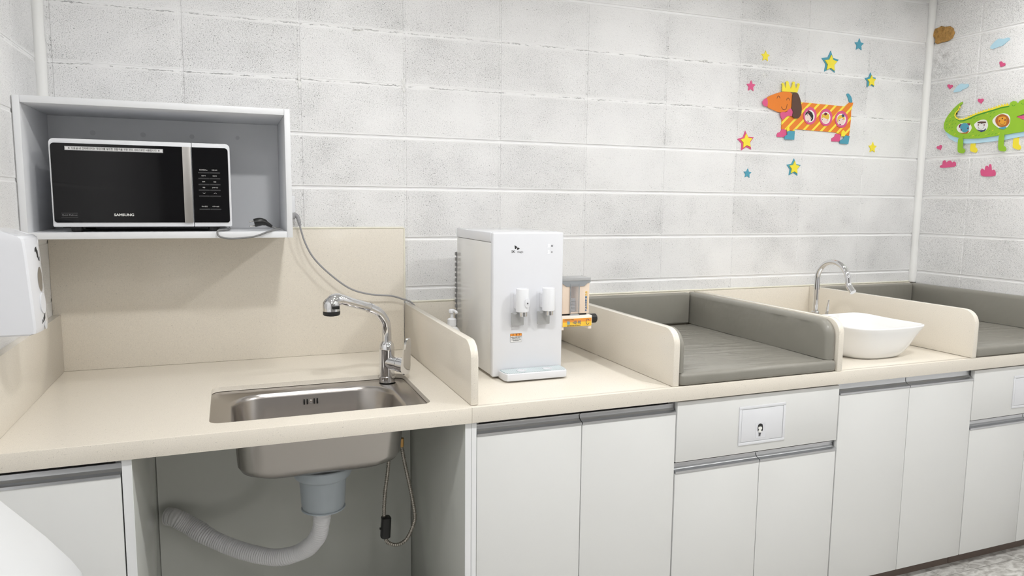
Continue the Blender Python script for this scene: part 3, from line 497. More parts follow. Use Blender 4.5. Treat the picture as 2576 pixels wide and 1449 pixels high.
s = MB().tube([(.415, -.0068, 1.0928), (1.5, -.0068, 1.0929), (3.18, -.0068, 1.0928)], .004, 8, bead_rf(.0042), step=.012)
lab(s.build('sealant', 'sealant', t), 'yellowed cream sealant bead')
t = thing('splashback', 'beige stone side splashback along the left wall under the soap dispenser', 'splashback', (XL+.01, -.46, Z0))
MB().box(XL+.0005, -.815, -.903, -.0125, Z0+.0005, 1.098, .001).build('stone_panel', 'stone', t)
def div_poly(y1, zt, r=.055, n=10):
    p = [(-.0125, Z0+.0005), (-.0125, zt)]
    for k in range(n+1):
        a_ = PI/2+.5*PI*k/n; p.append((y1+r+r*math.cos(a_), zt-r+r*math.sin(a_)))
    p.append((y1, Z0+.0005)); return p
for x0, x1, y1, L in ((.388, .412, -.887, 'beige stone divider between the steel sink and the water dispenser'), (1.085, 1.109, -.897, 'beige stone divider between the water dispenser and the nearer changing pad'),
                  (1.785, 1.809, -.902, 'beige stone divider between the nearer changing pad and the white basin'), (2.487, 2.511, -.902, 'beige stone divider between the white basin and the far changing pad')):
    tag(MB().prism(div_poly(y1, 1.090), 'yz', x0, x1, .003, 2).build('divider_panel', 'stone'), L, 'divider', 'stone dividers on the worktop')
# ------------------------------------------------------------------ base cabinets
YD = -.893
def handle_bar(x0, x1, zb, zt, parent, dark=True):
    h = zt-zb
    P = [(YD-.002, 0), (YD-.002, .007), (YD+.001, .0085), (YD+.012, .011), (YD+.019, .017), (YD+.021, .024), (YD+.021, h-.004), (YD+.015, h-.002), (YD+.015, h), (YD+.024, h), (YD+.026, 0)]
    return MB().prism([(y, zb+z) for y, z in P], 'yz', x0, x1).build('handle', 'alu', parent, 25)
def door(x0, x1, zt, ht, parent, zb=.060):
    d = MB().box(x0, x1, YD, YD+.018, zb, zt, .0012).build('door', 'lacquer', parent)
    handle_bar(x0, x1, zt+.0005, ht, d); return d
def carcass(x0, x1, parent, ztop=.846):
    g = .002
    MB().box(x0, x1, YD+.030, -.02, .062, ztop, 0).build('body', 'dark', parent) if False else None
    mb = MB().box(x0, x0+.015, YD+.028, -.02, .062, ztop).box(x1-.015, x1, YD+.028, -.02, .062, ztop).box(x0+.015, x1-.015, -.035, -.02, .062, ztop).box(x0+.015, x1-.015, YD+.028, -.035, .062, .077)
    mb.build('body', 'board', parent, 0)
    lab(MB().box(x0+.0005, x1-.0005, -.848, -.83, .0005, .0615).build('plinth', 'plinth', parent, 0), 'brown recessed plinth')
    lab(MB().box(x0+.015, x1-.015, YD+.0285, YD+.034, .70, ztop).build('gap_shade_strip', 'dark', parent, 0), 'dark strip standing in for the shade in the handle gap')  # dark strip: shade of the gap above the handle, put in as colour
t = thing('base_cabinet', 'white gloss base cabinet at the far left beside the open sink bay', 'cabinet', (-.686, -.45, 0))
carcass(XL+.004, -.5365, t); door(XL+.004, -.538, .803, .835, t)
t = thing('base_cabinet', 'white gloss two-door cabinet below the water dispenser', 'cabinet', (.755, -.45, 0), 'gloss white base cabinets')
carcass(.4045, 1.1065, t); door(.4055, .7535, .803, .835, t); door(.7565, 1.1045, .803, .835, t)
def hatch_cab(x0, label, girl):
    x1 = x0+.7045; t = thing('base_cabinet', label, 'cabinet', ((x0+x1)/2, -.45, 0), 'gloss white base cabinets')
    carcass(x0, x1, t); xm = (x0+x1)/2
    fp = MB().box(x0+.0015, x1-.0015, YD, YD+.018, .634, .842, .0012).build('front_panel', 'lacquer', t)
    door(x0+.0015, xm-.0015, .594, .626, t); door(xm+.0015, x1-.0015, .594, .626, t)
    hx = xm+.003 if girl else xm-.01; hw, hz0, hz1 = .101, .663, .802
    fr = MB()
    for bx in ((hx-hw, hx+hw, hz1-.010, hz1), (hx-hw, hx+hw, hz0, hz0+.010), (hx-hw, hx-hw+.010, hz0+.010, hz1-.010), (hx+hw-.010, hx+hw, hz0+.010, hz1-.010)):
        fr.box(bx[0], bx[1], YD-.0035, YD-.0002, bx[2], bx[3], .001)
    h = fr.build('hatch', 'plastic_m', t); lab(h, 'white framed waste flap set in the panel')
    MB().box(hx-hw+.0115, hx+hw-.0115, YD-.0025, YD-.0002, hz0+.0115, hz1-.0115, .0008).build('flap', 'plastic_m', h)
    return t, h, hx
tB, hB, hxB = hatch_cab(1.1085, 'white gloss cabinet below the nearer changing pad, flap with a girl sticker', True)
st = MB().prism([(x, z) for x, z in D['gsticker']], 'xz', YD-.0031, YD-.0026).build('sticker', 'plastic', tB); lab(st, 'small clear sticker of a long haired girl')
gb = MB().prism(D['ghair'], 'xz', YD-.0036, YD-.0031).prism(D['glegs'], 'xz', YD-.0036, YD-.0031).prism(D['glegs2'], 'xz', YD-.0036, YD-.0031); gb.build('hair_print', 'txtk', st, 0)
MB().prism(D['gface'], 'xz', YD-.004, YD-.0036).prism(D['gshirt'], 'xz', YD-.004, YD-.0036).build('face_print', 'fwhite', st, 0)
MB().prism(D['gskirt'], 'xz', YD-.0042, YD-.0036).build('skirt_print', 'txtg', st, 0); MB().prism(D['gbangs'], 'xz', YD-.0044, YD-.004).build('fringe_print', 'txtk', st, 0)
t = thing('base_cabinet', 'white gloss two-door cabinet below the white basin', 'cabinet', (2.168, -.45, 0), 'gloss white base cabinets')
carcass(1.8155, 2.5195, t, .846); door(1.817, 2.166, .803, .842, t); door(2.169, 2.518, .803, .842, t)
hatch_cab(2.5215-.0115, 'white gloss cabinet below the far changing pad at the right edge', False) if False else None
x0 = 2.5215; t = thing('base_cabinet', 'white gloss cabinet with blank flap below the far changing pad', 'cabinet', (2.867, -.45, 0), 'gloss white base cabinets')
carcass(x0, 3.212, t)
MB().box(x0+.0015, 3.211, YD, YD+.018, .634, .842, .0012).build('front_panel', 'lacquer', t)
door(x0+.0015, 2.8655, .594, .626, t); door(2.8685, 3.211, .594, .626, t)
fr = MB(); hx, hw, hz0, hz1 = 2.860, .101, .663, .802
for bx in ((hx-hw, hx+hw, hz1-.010, hz1), (hx-hw, hx+hw, hz0, hz0+.010), (hx-hw, hx-hw+.010, hz0+.010, hz1-.010), (hx+hw-.010, hx+hw, hz0+.010, hz1-.010)):
    fr.box(bx[0], bx[1], YD-.0035, YD-.0002, bx[2], bx[3], .001)
h = fr.build('hatch', 'plastic_m', t); lab(h, 'white framed waste flap set in the panel')
MB().box(hx-hw+.0115, hx+hw-.0115, YD-.0025, YD-.0002, hz0+.0115, hz1-.0115, .0008).build('flap', 'plastic_m', h)
# open sink bay: side panels and back panel
t = thing('sink_bay', 'open white bay under the steel sink with drain hose inside', 'sink bay', (-.07, -.5, 0))
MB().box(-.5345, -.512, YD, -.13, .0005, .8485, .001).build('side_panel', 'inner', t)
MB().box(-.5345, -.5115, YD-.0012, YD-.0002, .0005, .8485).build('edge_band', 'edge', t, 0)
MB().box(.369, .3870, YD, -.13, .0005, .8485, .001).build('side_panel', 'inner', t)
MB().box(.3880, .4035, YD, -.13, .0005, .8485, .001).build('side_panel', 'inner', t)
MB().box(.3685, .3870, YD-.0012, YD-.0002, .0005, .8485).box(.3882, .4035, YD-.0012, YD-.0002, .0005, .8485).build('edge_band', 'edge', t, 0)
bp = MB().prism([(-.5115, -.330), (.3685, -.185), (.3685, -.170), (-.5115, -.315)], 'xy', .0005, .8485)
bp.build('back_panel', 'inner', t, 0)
MB().prism(rrect(-.508, -.482, .462, .520, .012), 'xz', -.331, -.3265).build('hose_hole', 'dark', t, 0) if False else None
# ------------------------------------------------------------------ steel sink
t = thing('sink', 'brushed steel sink set into the beige worktop beside the chrome mixer tap', 'sink', (-.02, -.63, .70))
def loop_rr(x0, x1, y0, y1, r, z, n=8): return [(x, y, z) for x, y in rrect(x0, x1, y0, y1, r, n)]
zr = .8805
L = [loop_rr(-.385, .335, -.868, -.36, .02, zr), loop_rr(-.322, .278, -.812, -.420, .035, zr), loop_rr(-.316, .272, -.806, -.426, .03, zr-.003),
     loop_rr(-.283, .232, -.801, -.455, (.085, .07, .12, .105), zr-.004), loop_rr(-.276, .225, -.795, -.461, (.083, .068, .115, .103), zr-.008),
     loop_rr(-.270, .219, -.790, -.466, (.081, .066, .112, .101), zr-.020), loop_rr(-.262, .211, -.783, -.474, (.075, .075, .10, .085), .735),
     loop_rr(-.252, .202, -.774, -.484, (.085, .085, .095, .085), .713), loop_rr(-.230, .182, -.752, -.505, (.085, .085, .09, .08), .699), loop_rr(-.190, .142, -.712, -.545, (.05,)*4, .694)]
mb = MB(); mb.loft(L, False, True)
O = [[(x, y, z-.0025) for x, y, z in lp] for lp in L]
O2 = []
for i, lp in enumerate(O):
    cx, cy = -.025, -.63; k = 0 if i < 3 else .0015
    O2.append([(x+(k if x > cx else -k), y+(k if y > cy else -k), z) for x, y, z in lp])
mb.loft(O2, False, True)
basin = mb.build('basin', 'steel', t, 50)
sl = MB()
for dx in (-.052, -.042, -.020, -.010): sl.box(dx-.0022, dx+.0022, -.4785, -.4745, .832, .851, .0015)
sl.build('overflow_slot', 'black', t); MB().lathe([(0.0001, -.484), (.005, -.483), (.005, -.476)], (-.031, 0, .842), 'y', 12).build('overflow_screw', 'chrome', t) if True else None
MB().lathe([(.058, .6945), (.055, .6985), (.045, .6965), (.02, .696)], (-.018, -.65, 0), 'z', 28).build('drain', 'chrome', t)
# ------------------------------------------------------------------ trap and drain hose (hangs under the sink)
DZ = .0035
tr = thing('drain_trap', 'blue-grey plastic drain trap with white corrugated hose under the sink', 'drain', (-.018, -.65, .52))
cx, cy = -.018, -.655
MB().lathe([(.05, .6870), (.088, .6868), (.090, .684), (.090, .668), (.084, .655), (.074, .650), (.071, .646), (.068, .60), (.066, .565), (.061, .548), (.050, .542), (.030, .541)], (cx, cy, 0), 'z', 40).build('trap_cup', 'bluegrey', tr, 30)
lab(MB().lathe([(.072, .6872), (.0745, .688), (.0745, .6900), (.072, .6905)], (cx, cy, 0), 'z', 40).build('gasket', 'black', tr), 'dark rubber ring')
MB().lathe([(.066, .553), (.0672, .552), (.0672, .549), (.064, .548)], (cx, cy, 0), 'z', 40).build('cup_ring', 'bluegrey', tr)
hp = [(-.022, -.655, .545), (-.024, -.652, .505), (-.034, -.628, .445), (-.073, -.585, .385), (-.151, -.54, .352), (-.246, -.48, .358), (-.342, -.42, .388), (-.418, -.375, .431), (-.455, -.366, .456), (-.474, -.356, .461), (-.484, -.350, .461)]
def hose_r(i, t_):
    base = .0255+.004*max(0, math.sin((t_-.72)*9)) if t_ > .72 else .0255
    base += .0022*noise.noise(Vector((t_*14, 0, 0)))
    amp = .0016 if .10 < t_ < .86 else .0006
    return base+amp*1.25*math.sin(i*2*PI/7)
MB().tube(hp, .025, 20, hose_r, step=.0011).build('drain_hose', 'hose', tr, 60)
# ------------------------------------------------------------------ mixer tap
t = thing('mixer_tap', 'tall chrome pull-out mixer tap on the back corner of the steel sink', 'tap', (.227, -.45, zr))
fx, fy = .2275, -.448; z_ = zr
MB().lathe([(.028, z_+.0005), (.0285, z_+.003), (.0285, z_+.020), (.0265, z_+.022), (.0262, .895), (.0258, .99), (.0268, .992), (.0265, .998), (.024, 1.010), (.018, 1.021), (.0165, 1.023)], (fx, fy, 0), 'z', 36).build('tap_body', 'chrome', t, 30)
sp = [(fx, fy, 1.015), (fx, fy, 1.05), (fx-.003, fy-.004, 1.082), (fx-.014, fy-.010, 1.106), (fx-.032, fy-.020, 1.127), (fx-.058, fy-.032, 1.142)]
MB().tube(sp, .0145, 24, lambda i, q: .0162-.0004*q, step=.004).build('spout', 'chrome', t, 60)
MB().tube([(fx-.056, fy-.031, 1.1415), (fx-.066, fy-.036, 1.1465)], .0172, 24).build('spout_ring', 'chrome', t, 30)
hd = [(fx-.066, fy-.0365, 1.147), (fx-.10, fy-.058, 1.160), (fx-.14, fy-.082, 1.175), (fx-.165, fy-.094, 1.184), (fx-.185, fy-.100, 1.184), (fx-.196, fy-.102, 1.175)]
pull = MB().tube(hd, .014, 24, lambda i, q: .0158+.0035*max(0, (q-.45)*2)+(.002 if q > .8 else 0), step=.004).build('pull_out_spray', 'chrome', t, 60)
hx_, hy_ = fx-.196, fy-.102
MB().lathe([(.010, 1.192), (.018, 1.189), (.0255, 1.180), (.027, 1.172), (.0272, 1.150)], (hx_, hy_, 0), 'z', 36, True, True).build('spray_head', 'chrome', t, 40)
lab(MB().lathe([(.0272, 1.1495), (.027, 1.140), (.024, 1.136), (.012, 1.135), (.011, 1.1335)], (hx_, hy_, 0), 'z', 36).build('spray_nozzle', 'black', t, 30), 'black rubber spray face')
lab(MB().box(hx_-.002, hx_+.022, hy_-.0285, hy_-.022, 1.158, 1.170, .004, 3).build('spray_button', 'black', t), 'black spray button')
ld = Vector((.62, -.785, -.06)).normalized()
p0 = Vector((fx, fy, .950)); 
MB().tube([p0+ld*.006, p0+ld*.050], .0238, 28).build('lever_neck', 'chrome', t, 30)
MB().tube([p0+ld*.0502, p0+ld*.053, p0+ld*.0535, p0+ld*.080], .0235, 28, lambda i, q: .0225 if i in (0, 1) else .0252).build('cartridge_cap', 'chrome', t, 30)
lp = MB(); prof = []
side = Vector((ld.y, -ld.x, 0)).normalized(); side = -side
for (h, w) in ((-.028, .013), (-.024, .021), (-.011, .0265), (.004, .0265), (.02, .0245), (.045, .0215), (.070, .0190), (.088, .0172), (.094, .0150), (.098, .010)): prof.append((h, w))
c0 = p0+ld*.081
LL = []
for h, w in prof:
    off = ld*(.0+max(0, h)*.16); c1 = c0+off+Vector((0, 0, h))+side*(-h*.05)
    LL.append([c1+side*w, c1+side*w*.7+ld*.0045, c1-side*w*.7+ld*.0045, c1-side*w, c1-side*w*.7-ld*.003, c1+side*w*.7-ld*.003])
lp.loft(LL); lv = lp.build('lever', 'chrome', t, 35)
# hoses under the tap
t = thing('pull_out_hose', 'ribbed metal pull-out hose with black weight hanging under the sink', 'hose', (.20, -.50, .33))
def ribs(r): return lambda i, q: r+(.0011 if i % 4 < 2 else -.0004)
hz = MB().tube([(.222, -.50, .70), (.218, -.50, .60), (.205, -.50, .50), (.2015, -.50, .43), (.203, -.50, .36), (.212, -.50, .325), (.245, -.50, .309), (.280, -.50, .325), (.306, -.50, .38), (.308, -.50, .42), (.295, -.50, .50), (.275, -.50, .60), (.264, -.50, .665)], .006, 12, ribs(.0058), step=.0018)
hz.build('metal_hose', 'braid', t, 60)
w = MB().loft([[(.2065+x*k, -.50+y*k, z) for x, y in rrect(-.0165, .0165, -.0165, .0165, .010, 5)] for z, k in ((.342, .75), (.346, 1), (.414, 1), (.418, .75))])
w.xf(Matrix.Translation((.206, -.5, .38)) @ Matrix.Rotation(.06, 4, 'Y') @ Matrix.Translation((-.206, .5, -.38)))
lab(w.build('hose_weight', 'black', t), 'black plastic counterweight'); MB().box(.185, .190, -.504, -.496, .374, .380, .001).build('weight_clip', 'black', t)
lab(MB().lathe([(.0075, .660), (.009, .665), (.009, .69), (.007, .692)], (.264, -.50, 0), 'z', 6).build('hose_nut', mat('brass', (.45, .27, .10), .35, 1., var=.05), t, 30), 'brass hose nut')
# ------------------------------------------------------------------ wall shelf and microwave
SX0, SX1, SY, SZ0, SZ1 = -.836, -.0655, -.36, 1.375, 1.794
t = thing('wall_shelf', 'open white wall shelf box holding the microwave above the sink', 'shelf', (-.45, -.18, SZ0))
MB().box(SX0+.0185, SX1-.0185, SY, -.001, SZ1-.020, SZ1, .0008).build('top_panel', 'board', t)
MB().box(SX0+.0185, SX1-.0185, SY, -.001, SZ0, SZ0+.020, .0008).build('bottom_panel', 'board', t)
MB().box(SX0, SX0+.018, SY, -.001, SZ0, SZ1, .0008).build('side_panel', 'board', t)
MB().box(SX1-.018, SX1, SY, -.001, SZ0, SZ1, .0008).build('side_panel', 'board', t)
MB().box(SX0+.0185, SX1-.0185, -.016, -.006, SZ0+.0205, SZ1-.0205).build('back_panel', 'board', t)
for sx_, sz_, r_ in ((-.686, 1.720, .0085), (-.532, 1.720, .0085), (-.376, 1.720, .008), (-.224, 1.722, .007)):
    lab(MB().lathe([(r_, -.0175), (r_, -.0162)], (sx_, 0, sz_), 'y', 20).build('screw_cap', 'lgrey', t), 'grey round screw cap')
lab(MB().box(XL+.0003, SX0-.0003, SY+.008, -.001, SZ0-.004, SZ1-.001).build('gap_filler', 'bead', t, 0), 'white filler between shelf and wall')
MY = -.334
t = thing('microwave', 'white microwave with black glass front standing in the wall shelf', 'microwave', (-.505, -.18, 1.3955))
MX0, MX1, MZ0, MZ1 = -.7575, -.2535, 1.4115, 1.676
body = [(x, -.02-(0) , z) for x, z in rrect(MX0+.008, MX1-.008, MZ0+.004, MZ1-.006, .012)]
MB().prism(rrect(MX0+.008, MX1-.008, MZ0+.003, MZ1-.004, .012), 'xz', MY+.022, -.045).build('case', 'plastic_m', t, 30)
def front(x0, x1, r, name):
    return MB().prism(rrect(x0, x1, MZ0, MZ1, r, 6), 'xz', MY, MY+.0215, .003, 3).build(name, 'plastic_m', t, 30)
dr = front(MX0, -.3675, (.004, .0015, .0015, .014), 'door')
cp = front(-.3660, MX1, (.0015, .004, .014, .0015), 'control_panel')
MB().prism(rrect(-.753, -.3685, 1.4245, 1.6625, (.008, .001, .001, .010), 6), 'xz', MY-.0022, MY-.0002).build('door_glass', 'blackg', dr, 30)
MB().prism(rrect(-.3655, -.2595, 1.4245, 1.6625, (.001, .008, .010, .001), 6), 'xz', MY-.0022, MY-.0002).build('panel_glass', 'blackg', cp, 30)
MB().prism(rrect(-.3935, -.3690, 1.4245, 1.6622, .0008, 3), 'xz', MY-.0085, MY-.0024, .0025, 3).build('door_handle', 'silver', dr, 30)
for fx_ in (-.70, -.31):
    for fy_ in (-.30, -.07): MB().lathe([(.014, 1.3957), (.016, 1.398), (.017, 1.414)], (fx_, fy_, 0), 'z', 16).build('foot', 'black', t, 30)
MB().box(MX0+.02, MX1-.02, MY+.03, -.06, 1.4075, 1.4145).build('underside', 'black', t, 0)
MB().box(MX1-.0085, MX1-.0072, MY+.035, MY+.075, 1.628, 1.652, .0004).build('side_vent', 'black', t, 0)
stk = MB().box(-.7155, -.4480, MY-.0029, MY-.0023, 1.6415, 1.6535).build('notice_sticker', 'silverp', t, 0); lab(stk, 'white sticker strip printed in Korean')
MB().box(-.7135, -.4500, MY-.0033, MY-.0030, 1.6433, 1.6518).build('sticker_face', 'paper', stk, 0)
text('★ 수유실 내 전자레인지는 영유아를 동반한 관람객을 위한 편의 서비스로만 사용합니다. ★', 'lettering', 'txtk', stk, (-.5818, MY-.0035, 1.6475), .0072, width=.93, bold=.00006)
text('SAMSUNG', 'maker_name', 'txtw', dr, (-.5655, MY-.0024, 1.4478), .0108, width=1.12, bold=.00035)
qd = text('Quick Defrost', 'mode_name', 'txtd', dr, (-.7125, MY-.0024, 1.4468), .0070)
MB().box(-.7345, -.6910, MY-.0026, MY-.0023, 1.4528, 1.4533).box(-.7345, -.6910, MY-.0026, MY-.0023, 1.4402, 1.4407).build('mode_rule', 'txtd', dr, 0)
keys = [('쾌속해동Plus', '자동조리', 1.5915, 1.5835), ('데우기', '레인지', 1.573, 1.565), ('탈취', '잠금', 1.5545, 1.546), ('해동', '선택/시간', 1.536, 1.528), (None, None, 1.518, 1.509), ('취소/절전', '시작/+30초', 1.4755, 1.467)]
for lt, rt_, zt_, zk in keys:
    kb = MB().box(-.3495, -.3175, MY-.0030, MY-.0023, zk-.0022, zk+.0016, .0003).box(-.3165, -.2845, MY-.0030, MY-.0023, zk-.0022, zk+.0016, .0003).build('key_row', 'keygrey', cp, 0)
    if lt:
        text(lt, 'key_lettering', 'txtw', cp, (-.334, MY-.0024, zt_), .0046); text(rt_, 'key_lettering', 'txtw', cp, (-.301, MY-.0024, zt_), .0046)
    else:
        for kx, s_ in ((-.334, -1), (-.301, 1)):
            MB().prism(ribbon([(kx-.004, zt_-.0015*s_), (kx, zt_+.0018*s_), (kx+.004, zt_-.0015*s_)], .0007), 'xz', MY-.0026, MY-.0023).build('arrow_key', 'txtw', cp, 0)
# its mains lead with the plug lying unplugged
cd = MB().tube([(-.262, -.14, 1.4015), (-.262, -.24, 1.4010), (-.270, -.315, 1.4010), (-.285, -.350, 1.4010), (-.2975, -.3685, 1.3985), (-.296, -.375, 1.384), (-.280, -.376, 1.3765), (-.248, -.375, 1.374), (-.187, -.373, 1.380), (-.140, -.366, 1.3965), (-.112, -.345, 1.4015), (-.104, -.325, 1.402), (-.112, -.305, 1.4025), (-.128, -.298, 1.409)], .0030, 12, step=.005).build('power_cord', 'cord', t, 60)
pl = MB().tube([(-.128, -.298, 1.409), (-.139, -.297, 1.416), (-.149, -.296, 1.422)], .007, 12, lambda i, q: .0045+.004*q, step=.003)
pl.tube([(-.147, -.296, 1.4215), (-.158, -.296, 1.4250), (-.172, -.296, 1.4245), (-.180, -.296, 1.4225), (-.184, -.296, 1.4215)], .013, 16, lambda i, q: (.0095+.0045*math.sin(min(1, q*1.6)*PI/2)), step=.003)
lab(pl.build('power_plug', 'black', t, 50), 'black two-pin plug lying on the shelf')
MB().tube([(-.184, -.296, 1.428), (-.2005, -.300, 1.4265)], .0022, 10).tube([(-.182, -.298, 1.412), (-.1985, -.302, 1.4105)], .0022, 10).build('plug_pin', 'silver', t, 30)
# socket and the water dispenser's lead
t = thing('wall_socket', 'white wall socket half hidden behind the shelf with grey plug', 'socket', (-.062, -.004, 1.415))
MB().box(-.098, -.0275, -.0105, -.0005, 1.4165, 1.515, .003).build('cover_plate', 'plastic_m', t)
MB().lathe([(.020, -.013), (.020, -.0108)], (-.0628, 0, 1.44), 'y', 24).build('socket_ring', 'plastic_m', t)
# ------------------------------------------------------------------ water dispenser
DX0, DX1, DY0, DY1, DZ1 = .556, .816, -.605, -.19, 1.398
t = thing('water_dispenser', 'tall white countertop water dispenser with two taps and drip tray', 'water dispenser', (.686, -.4, Z0))
MB().box(DX0+.001, DX1-.001, DY0+.024, DY1, Z0+.010, DZ1-.034, .004).build('side_casing', 'plastic_s', t)
MB().box(DX0, DX1, DY0+.0238, DY1+.002, DZ1-.0338, DZ1, .003, 3).build('top_cover', 'plastic', t)
MB().box(DX0, DX1, DY0, DY0+.0235, Z0+.008, DZ1-.0005, .005, 3).build('front_panel', 'plastic', t)
for x_ in (DX0+.03, DX1-.03):
    for y_ in (DY0+.04, DY1-.04): MB().lathe([(.012, Z0+.0003), (.012, Z0+.0105)], (x_, y_, 0), 'z', 14).build('foot', 'black', t)
gr = MB().box(DX0+.004, DX1-.03, DY1+.003, DY1+.006, 1.00, 1.305)
for k in range(15): gr.box(DX0-.0015, DX1-.034, DY1+.0065, DY1+.022, 1.004+k*.0205, 1.0165+k*.0205, .001)
gr.box(DX0+.0035, DX1-.034, DY1+.0062, DY1+.018, 1.0, 1.305)
lab(gr.build('rear_condenser', 'cord', t, 0), 'dark ribbed cooling grille')
for i, (tx, btn) in enumerate(((.648, True), (.7445, False))):
    p = MB().lathe([(.0205, 1.133), (.0218, 1.135), (.0222, 1.209), (.0215, 1.2105), (.0185, 1.2105), (.018, 1.209), (.0001, 1.208)], (tx, DY0-.040, 0), 'z', 32).build('tap', 'plastic_m', t, 30)
    MB().prism(rrect(tx-.030, tx-.018, 1.125, 1.195, .003), 'xz', DY0-.038, DY0+.0002).build('tap_bracket', 'clear', p, 30)
    MB().box(tx-.017, tx+.012, DY0-.022, DY0+.0002, 1.14, 1.19, .003).build('tap_neck', 'plastic_m', p)
    MB().lathe([(.0125, 1.117), (.0135, 1.118), (.0135, 1.1325)], (tx+.003, DY0-.040, 0), 'z', 24).build('nozzle', 'chrome', p, 30)
    MB().prism(rrect(tx-.030, tx+.016, 1.082, 1.128, .003), 'xz', DY0-.016, DY0-.010, .001).build('push_lever', 'greyp', p, 30)
    if btn:
        q = MB().prism(rrect(tx+.000, tx+.017, 1.150, 1.180, .0083), 'xz', DY0-.0655, DY0-.058, .001).build('safety_button', 'plastic', p, 30)
        MB().lathe([(.0028, DY0-.0659), (.0028, DY0-.0656)], (tx+.0085, 0, 1.164), 'y', 16).build('button_mark', 'txtg', q, 0)
dt = MB().prism([(.578, DY0-.0005), (.578, -.655), (.586, -.674), (.803, -.674), (.811, -.655), (.811, DY0-.0005)], 'xy', Z0+.006, Z0+.031, .003, 3).build('drip_tray', 'plastic', t, 30)
g = MB().prism([(.583, DY0-.003), (.583, -.653), (.590, -.668), (.799, -.668), (.806, -.653), (.806, DY0-.003)], 'xy', Z0+.0312, Z0+.0330).build('tray_grille', stripe_mat('tray_grille', (.62, .64, .66), (.36, .50, .52), 1, .4, .006, .35), dt, 0)
for tx in (.648, .7445): MB().lathe([(.017, Z0+.0332), (.017, Z0+.0345), (.012, Z0+.0345), (.0119, Z0+.0335)], (tx, -.642, 0), 'z', 24).build('tray_ring', 'plastic', dt)
MB().box(.60, .79, -.645, -.61, Z0+.0005, Z0+.0058).build('tray_foot', 'black', dt, 0)
yy = DY0-.0002
lg = text('SK', 'maker_name', 'txtk', t, (.6285, yy, 1.3330), .0120, bold=.00012); text('magic', 'maker_name', 'txtg', t, (.6545, yy, 1.3322), .0098)
MB().prism([(.633, 1.355), (.6345, 1.3425), (.6385, 1.3428), (.643, 1.349)], 'xz', yy-.0003, yy).prism([(.6415, 1.3415), (.644, 1.3475), (.6525, 1.3438), (.6445, 1.3385)], 'xz', yy-.0003, yy).build('logo_mark', 'txtk', t, 0)
for z_2 in (1.3535, 1.3465, 1.332, 1.325):
    MB().prism([(.7565, z_2), (.7635, z_2), (.760, z_2+.0045)], 'xz', yy-.0004, yy).build('indicator', 'led', t, 0)
for k in range(3): MB().box(.7690+k*.0024, .7702+k*.0024, yy-.0003, yy, 1.3475, 1.3545).build('hot_mark', 'txtg', t, 0)
text('*', 'cold_mark', 'txtk', t, (.7715, yy, 1.3265), .016)
wl_ = MB().prism(rrect(.6200, .6635, 1.0215, 1.0525, .003), 'xz', yy-.0005, yy-.0001).build('warning_label', 'txtg', t, 0); lab(wl_, 'small orange and white warning label')
MB().prism(rrect(.6207, .6628, 1.0222, 1.0433, .002), 'xz', yy-.0008, yy-.0006).build('label_face', 'paper', wl_, 0); MB().prism(rrect(.6207, .6628, 1.0435, 1.0518, .002), 'xz', yy-.0008, yy-.0006).build('label_band', 'lab_o', wl_, 0)
text('⚠  경  고', 'label_title', 'txtk', wl_, (.6418, yy-.0010, 1.0475), .0072)
text('■ 화상의 위험이 있습니다', 'label_lettering', 'txtk', wl_, (.6418, yy-.0010, 1.0392), .0036, bold=.00006)
text('- 뜨거운 물이 나오므로 주의', 'label_lettering', 'txtk', wl_, (.6410, yy-.0010, 1.0345), .0028)
text('- 어린이가 사용할 때는 보호자가\n  함께 사용하십시오', 'label_lettering', 'txtk', wl_, (.6415, yy-.0010, 1.0285), .0028)
ld_ = MB().tube([(-.045, -.030, 1.448), (-.024, -.045, 1.440), (-.019, -.055, 1.423), (-.014, -.060, 1.393), (.002, -.062, 1.338), (.032, -.064, 1.281), (.090, -.066, 1.219), (.164, -.064, 1.162), (.241, -.058, 1.136), (.327, -.050, 1.125), (.379, -.042, 1.108), (.411, -.040, 1.094), (.440, -.045, 1.06), (.49, -.07, 1.01), (.54, -.12, .96), (.575, -.155, .925), (.60, -.165, .93), (.62, -.17, .96)], .0035, 12, step=.006).build('power_cord', 'cordl', t, 60)
pg = MB().box(-.060, -.030, -.048, -.0135, 1.428, 1.452, .004).tube([(-.034, -.036, 1.445), (-.024, -.045, 1.438), (-.0195, -.054, 1.424), (-.016, -.058, 1.405)], .008, 12, lambda i, q: .0085-.003*q+(.001 if i % 3 == 0 else 0), step=.0025)
lab(pg.build('power_plug', 'cordl', t, 30), 'grey moulded plug in the socket')
# ------------------------------------------------------------------ paper cup dispenser on its side
CX0, CX1, CY = .8185, .9400, -.570
t = thing('cup_dispenser', 'small cream cup dispenser with black knob fixed to the water dispenser side', 'dispenser', (.878, -.54, 1.045))
def hollow(mb): return mb
cxm = .8790
MB().box(CX0+.004, cxm-.0145, CY, -.500, 1.1045, 1.222, .002).box(cxm+.0145, CX1-.001, CY, -.500, 1.1045, 1.222, .002).box(cxm-.0148, cxm+.0148, -.520, -.502, 1.1045, 1.222).box(cxm-.0148, cxm+.0148, CY, -.521, 1.2125, 1.222).box(cxm-.0148, cxm+.0148, CY, -.521, 1.1045, 1.110).build('case', 'cream', t, 30)
MB().prism([(CX0+.002, 1.2225), (CX0+.002, 1.216), (CX0+.012, 1.214), (CX0+.028, 1.203), (CX1-.024, 1.203), (CX1-.010, 1.214), (CX1+.001, 1.216), (CX1+.001, 1.2225)], 'xz', CY-.003, CY-.0005).build('lid_front', 'smoke', t, 0)
MB().box(CX0+.002, CX1+.002, CY-.003, -.497, 1.2228, 1.2330, .001).build('lid', 'greyp', t)
